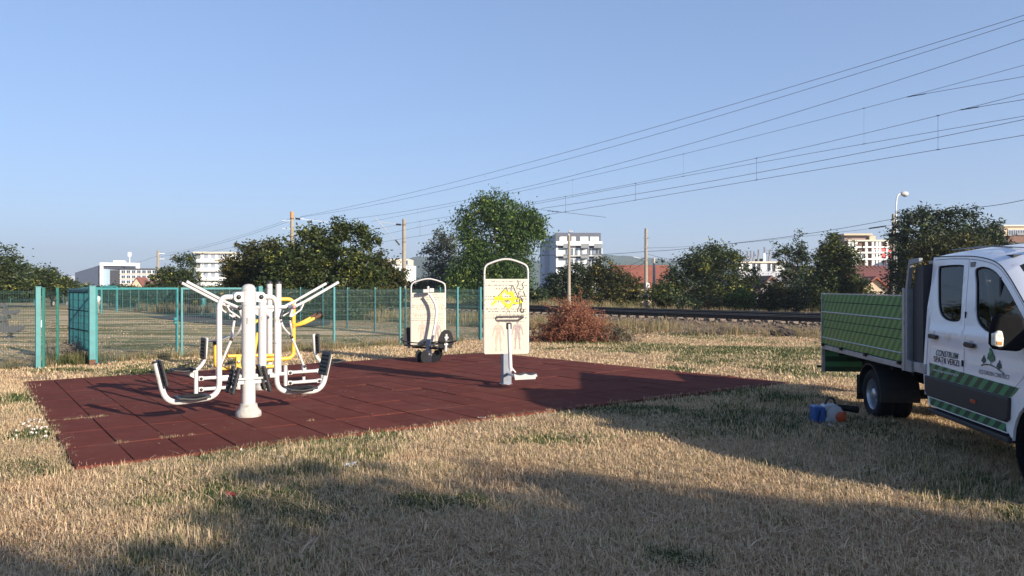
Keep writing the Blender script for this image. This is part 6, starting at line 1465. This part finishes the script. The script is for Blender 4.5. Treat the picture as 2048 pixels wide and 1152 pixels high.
q = MB(); disc(q, 3.345, 1.265, .03, .03, ye - .003, sd=5); disc(q, 3.315, 1.24, .018, .02, ye - .0034, sd=6); q.build('tree_highlight', E3, emb)
q = MB(); ribbon(q, [Vector((3.14, 1.108)), Vector((3.24, 1.128)), Vector((3.36, 1.128)), Vector((3.48, 1.105)), Vector((3.60, 1.060))], .012, ye); q.build('ground_arc', E2, emb)
for o in emb.children:
    for v in o.data.vertices: v.co.y += wsurf(v.co.z) - .004
# mirror
mi = empty('mirror', (0, 0, 0)); mi.parent = TR
MB().prism([(-.335, 1.40), (-.30, 1.345), (-.10, 1.33), (-.05, 1.36), (-.04, 1.50), (-.06, 1.66), (-.10, 1.69), (-.25, 1.69), (-.30, 1.66), (-.33, 1.53)], 3.93, 4.06, 'yz').build('housing', mat('mirror_black', (.010, .010, .011), .9, spec=.05), mi, bevel=.03)
MB().prism([(-.338, 1.39), (-.30, 1.375), (-.255, 1.38), (-.25, 1.46), (-.265, 1.53), (-.31, 1.535), (-.337, 1.50)], 4.0, 4.075, 'yz').build('indicator', mat('clear_lens', (.62, .60, .55), .12, 0, .35, 30), mi, bevel=.012)
MB().prism([(-.32, 1.40), (-.275, 1.395), (-.27, 1.425), (-.32, 1.43)], 4.0755, 4.08, 'yz').build('amber_lens', mat('amber_lens', (.50, .22, .06), .2), mi)
MB().bb((3.985, -.05, 1.36), (4.05, .05, 1.46)).build('mirror_arm', BLK, mi, bevel=.02); MB().prism([(-.31, 1.38), (-.06, 1.36), (-.05, 1.64), (-.29, 1.66)], 3.922, 3.929, 'yz').build('mirror_glass', STEEL, mi)
MB().lathe([(.045, 0), (.05, .04), (.045, .075), (.02, .09)], (3.42, .55, 2.34), 12).build('beacon', mat('dark_amber', (.20, .16, .14), .3), TR, smooth=True); MB().lathe([(.055, -.06), (.055, -.001)], (3.42, .55, 2.34), 12).build('beacon_base', BLK, TR, smooth=True)
# load bed
ZL = [1.835, 1.70, 1.525, 1.385, 1.255, 1.075, .952]
for side in (0, 1):
    y0 = -.035 if side == 0 else 2.07
    for i in range(6):
        y1 = y0 + .028; gp_ = .004
        MB().prism([(-2.17, ZL[i + 1] + gp_), (1.20, ZL[i + 1] + gp_), (1.20, ZL[i] - gp_), (-2.17, ZL[i] - gp_)], y0 + (.004 if i % 2 else 0), y1, 'xz').build('board_plank', STR1 if side == 0 else ALU, TR, bevel=.004)
    for z in (1.525, 1.075): MB().tube([(-2.17, y0 - .004, z), (1.20, y0 - .004, z)], .011, 8).build('trim_strip', ALU, TR, smooth=True)
    MB().bb((-2.19, y0 + .003, 1.834), (1.22, y0 + .03, 1.852)).build('top_trim', ALU, TR); MB().bb((-2.20, y0 - .012, .945), (-2.172, y0 + .05, 1.853)).build('end_post', ALU, TR); MB().bb((1.225, y0 - .015, .85), (1.30, y0 + .05, 1.94)).build('corner_post', mat('worn_aluminium', (.34, .34, .35), .5, .4, .25, 9), TR, bevel=.004)
    MB().bb((-2.19, y0 - .006, .868), (1.224, y0 + .09, .945)).build('bed_rail', mat('worn_aluminium', (.34, .34, .35)), TR, bevel=.006)
    for x in (-2.08, -1.15, -.08, 1.14): MB().box((x, y0 - .02, .945), (.085, .03, .05)).lathe([(.014, -.05), (.014, -.02)], (x + .02, y0, .95), 8, 'y').build('latch', BLK, TR)
    for z in np.arange(.93, 1.92, .14): MB().lathe([(.012, -.006), (.012, 0)], (1.262, y0 - .015, z), 6, 'y').build('rivet', STEEL, TR)
MB().bb((-2.17, .0, .90), (1.22, 2.06, .93)).build('bed_floor', ALU, TR)
for y in (.0, 2.048): MB().bb((-2.165, y, .935), (1.2, y + .012, 1.83)).build('gap_backing', BLK2, TR)  # added dark backing so that no light shows between the planks
# headboard
HB = mat('headboard_grey', (.24, .25, .27), .5, .3, .2, 6); GAPD = mat('gap_shade', (.035, .037, .045), .6)
for y0 in (-.045, 2.055): MB().prism([(1.31, .85), (1.50, .85), (1.50, .99), (1.37, 1.0), (1.37, 1.93), (1.455, 2.245), (1.72, 2.265), (1.72, 2.325), (1.42, 2.315), (1.31, 1.93)], y0, y0 + .05, 'xz').build('headboard_frame', HB, TR, bevel=.006)
MB().bb((1.32, .006, .95), (1.36, 2.05, 1.94)).build('headboard', HB, TR); MB().prism([(1.37, 1.0), (1.66, .98), (1.68, 2.24), (1.46, 2.235), (1.38, 1.92)], .03, 2.03, 'xz').build('gap_shade_block', GAPD, TR)  # dark block stands in for the shade in the gap before the cab
MB().bb((1.505, -.02, .865), (1.84, .30, .99)).build('front_locker', mat('worn_aluminium', (.34, .34, .35)), TR, bevel=.006)
for y in (.25, 1.03, 1.8): MB().bb((1.40, y - .03, 2.26), (1.70, y + .03, 2.30)).build('rack_bar', HB, TR)
# tailgate hanging open
MB().prism([(.02, .46), (2.04, .46), (2.04, .865), (.02, .865)], -2.235, -2.205, 'yz').build('tailgate', STR2, TR); MB().bb((-2.25, -.03, .45), (-2.19, .02, .90)).build('tailgate_post', ALU, TR); MB().tube([(-2.25, -.1, .55), (-2.25, 0, .55)], .02, 6).build('tailgate_pin', BLK, TR)
# chassis
for y in (.62, 1.38): MB().bb((-2.1, y, .56), (4.6, y + .08, .74)).build('chassis_rail', BLK2, TR)
for x in (-1.6, -.7, .6, 1.3): MB().bb((x, .05, .80), (x + .07, 2.0, .866)).build('cross_member', BLK2, TR)
MB().bb((.75, .95, .30), (1.75, 1.36, .66)).build('fuel_tank', BLK2, TR, bevel=.05); MB().bb((1.95, .9, .30), (3.3, 1.5, .58)).build('gearbox', BLK2, TR, bevel=.05); MB().tube([(0, .3, .37), (0, 1.76, .37)], .07, 10).build('rear_axle', BLK2, TR, smooth=True)
MB().lathe([(.02, -.2), (.15, -.15), (.18, 0), (.15, .15), (.02, .2)], (0, 1.03, .37), 14, 'y').build('differential', BLK2, TR, smooth=True)
MB().box((1.62, .16, .62), (.26, .012, .09)).build('data_plate', mat('pale_plate', (.42, .42, .38), .6, 0, .4, 30), TR); MB().bb((1.45, .175, .50), (1.85, .26, .865)).build('plate_bracket', BLK2, TR)
def wheel(x, y, sgn, dish):
    w_ = empty('wheel', (x, y, .368)); w_.parent = TR
    n = 36; R_ = .368
    prof = [(.225, .0), (.235, -.012), (.29, -.022), (.335, -.018), (.357, -.002), (.366, .03), (.368, .06), (.360, .063), (.360, .073), (.368, .076), (.368, .12), (.360, .123), (.360, .133), (.368, .136), (.366, .168), (.355, .20), (.30, .215), (.225, .205)]
    MB().lathe([(r_, h * sgn) for r_, h in prof], n=n, axis='y', cap=False).build('tyre', BLK2, w_, smooth=True)
    pr = [(.228, .0), (.222, .004), (.212, .02), (.205, .06), (.200, .12 * dish), (.150, .125 * dish + .01), (.135, .115 * dish), (.085, .10 * dish), (.080, .02), (.055, .005), (.01, .0)]
    MB().lathe([(r_, h * sgn) for r_, h in pr], n=n, axis='y', cap=False).build('rim', mat('rim_silver', (.42, .44, .48), .38, .75, .12, 8), w_, smooth=True)
    for i in range(6): a = i * math.pi / 3; MB().lathe([(.014, 0), (.014, -.03 * sgn)], (.115 * math.cos(a), .112 * dish * sgn, .115 * math.sin(a)), 6, 'y').build('wheel_nut', STEEL, w_)
wheel(0, .02, 1, 1.0); wheel(0, .26, 1, 1.0); wheel(0, 2.04, -1, 1.0); wheel(0, 1.80, -1, 1.0); wheel(4.25, .04, 1, .5); wheel(4.25, 2.02, -1, .5)
for y0, y1 in ((-.03, .52), (1.54, 2.09)):
    a_ = [(.45 * math.cos(t_), .37 + .45 * math.sin(t_)) for t_ in np.linspace(-.15, math.pi + .12, 18)]; b__ = [(a * .965, (b - .37) * .965 + .37) for a, b in a_]
    MB().prism(a_ + b__[::-1], y0, y1, 'xz').build('mudguard', CLAD, TR, smooth=False)
    MB().bb((-.50, y0, .22), (-.47, y1, .60)).build('mud_flap', BLK2, TR)
MB().lathe([(.46, .02), (.46, .5)], (4.22, 0, .40), 20, 'y', cap=False).build('wheel_arch_liner', BLK2, TR)
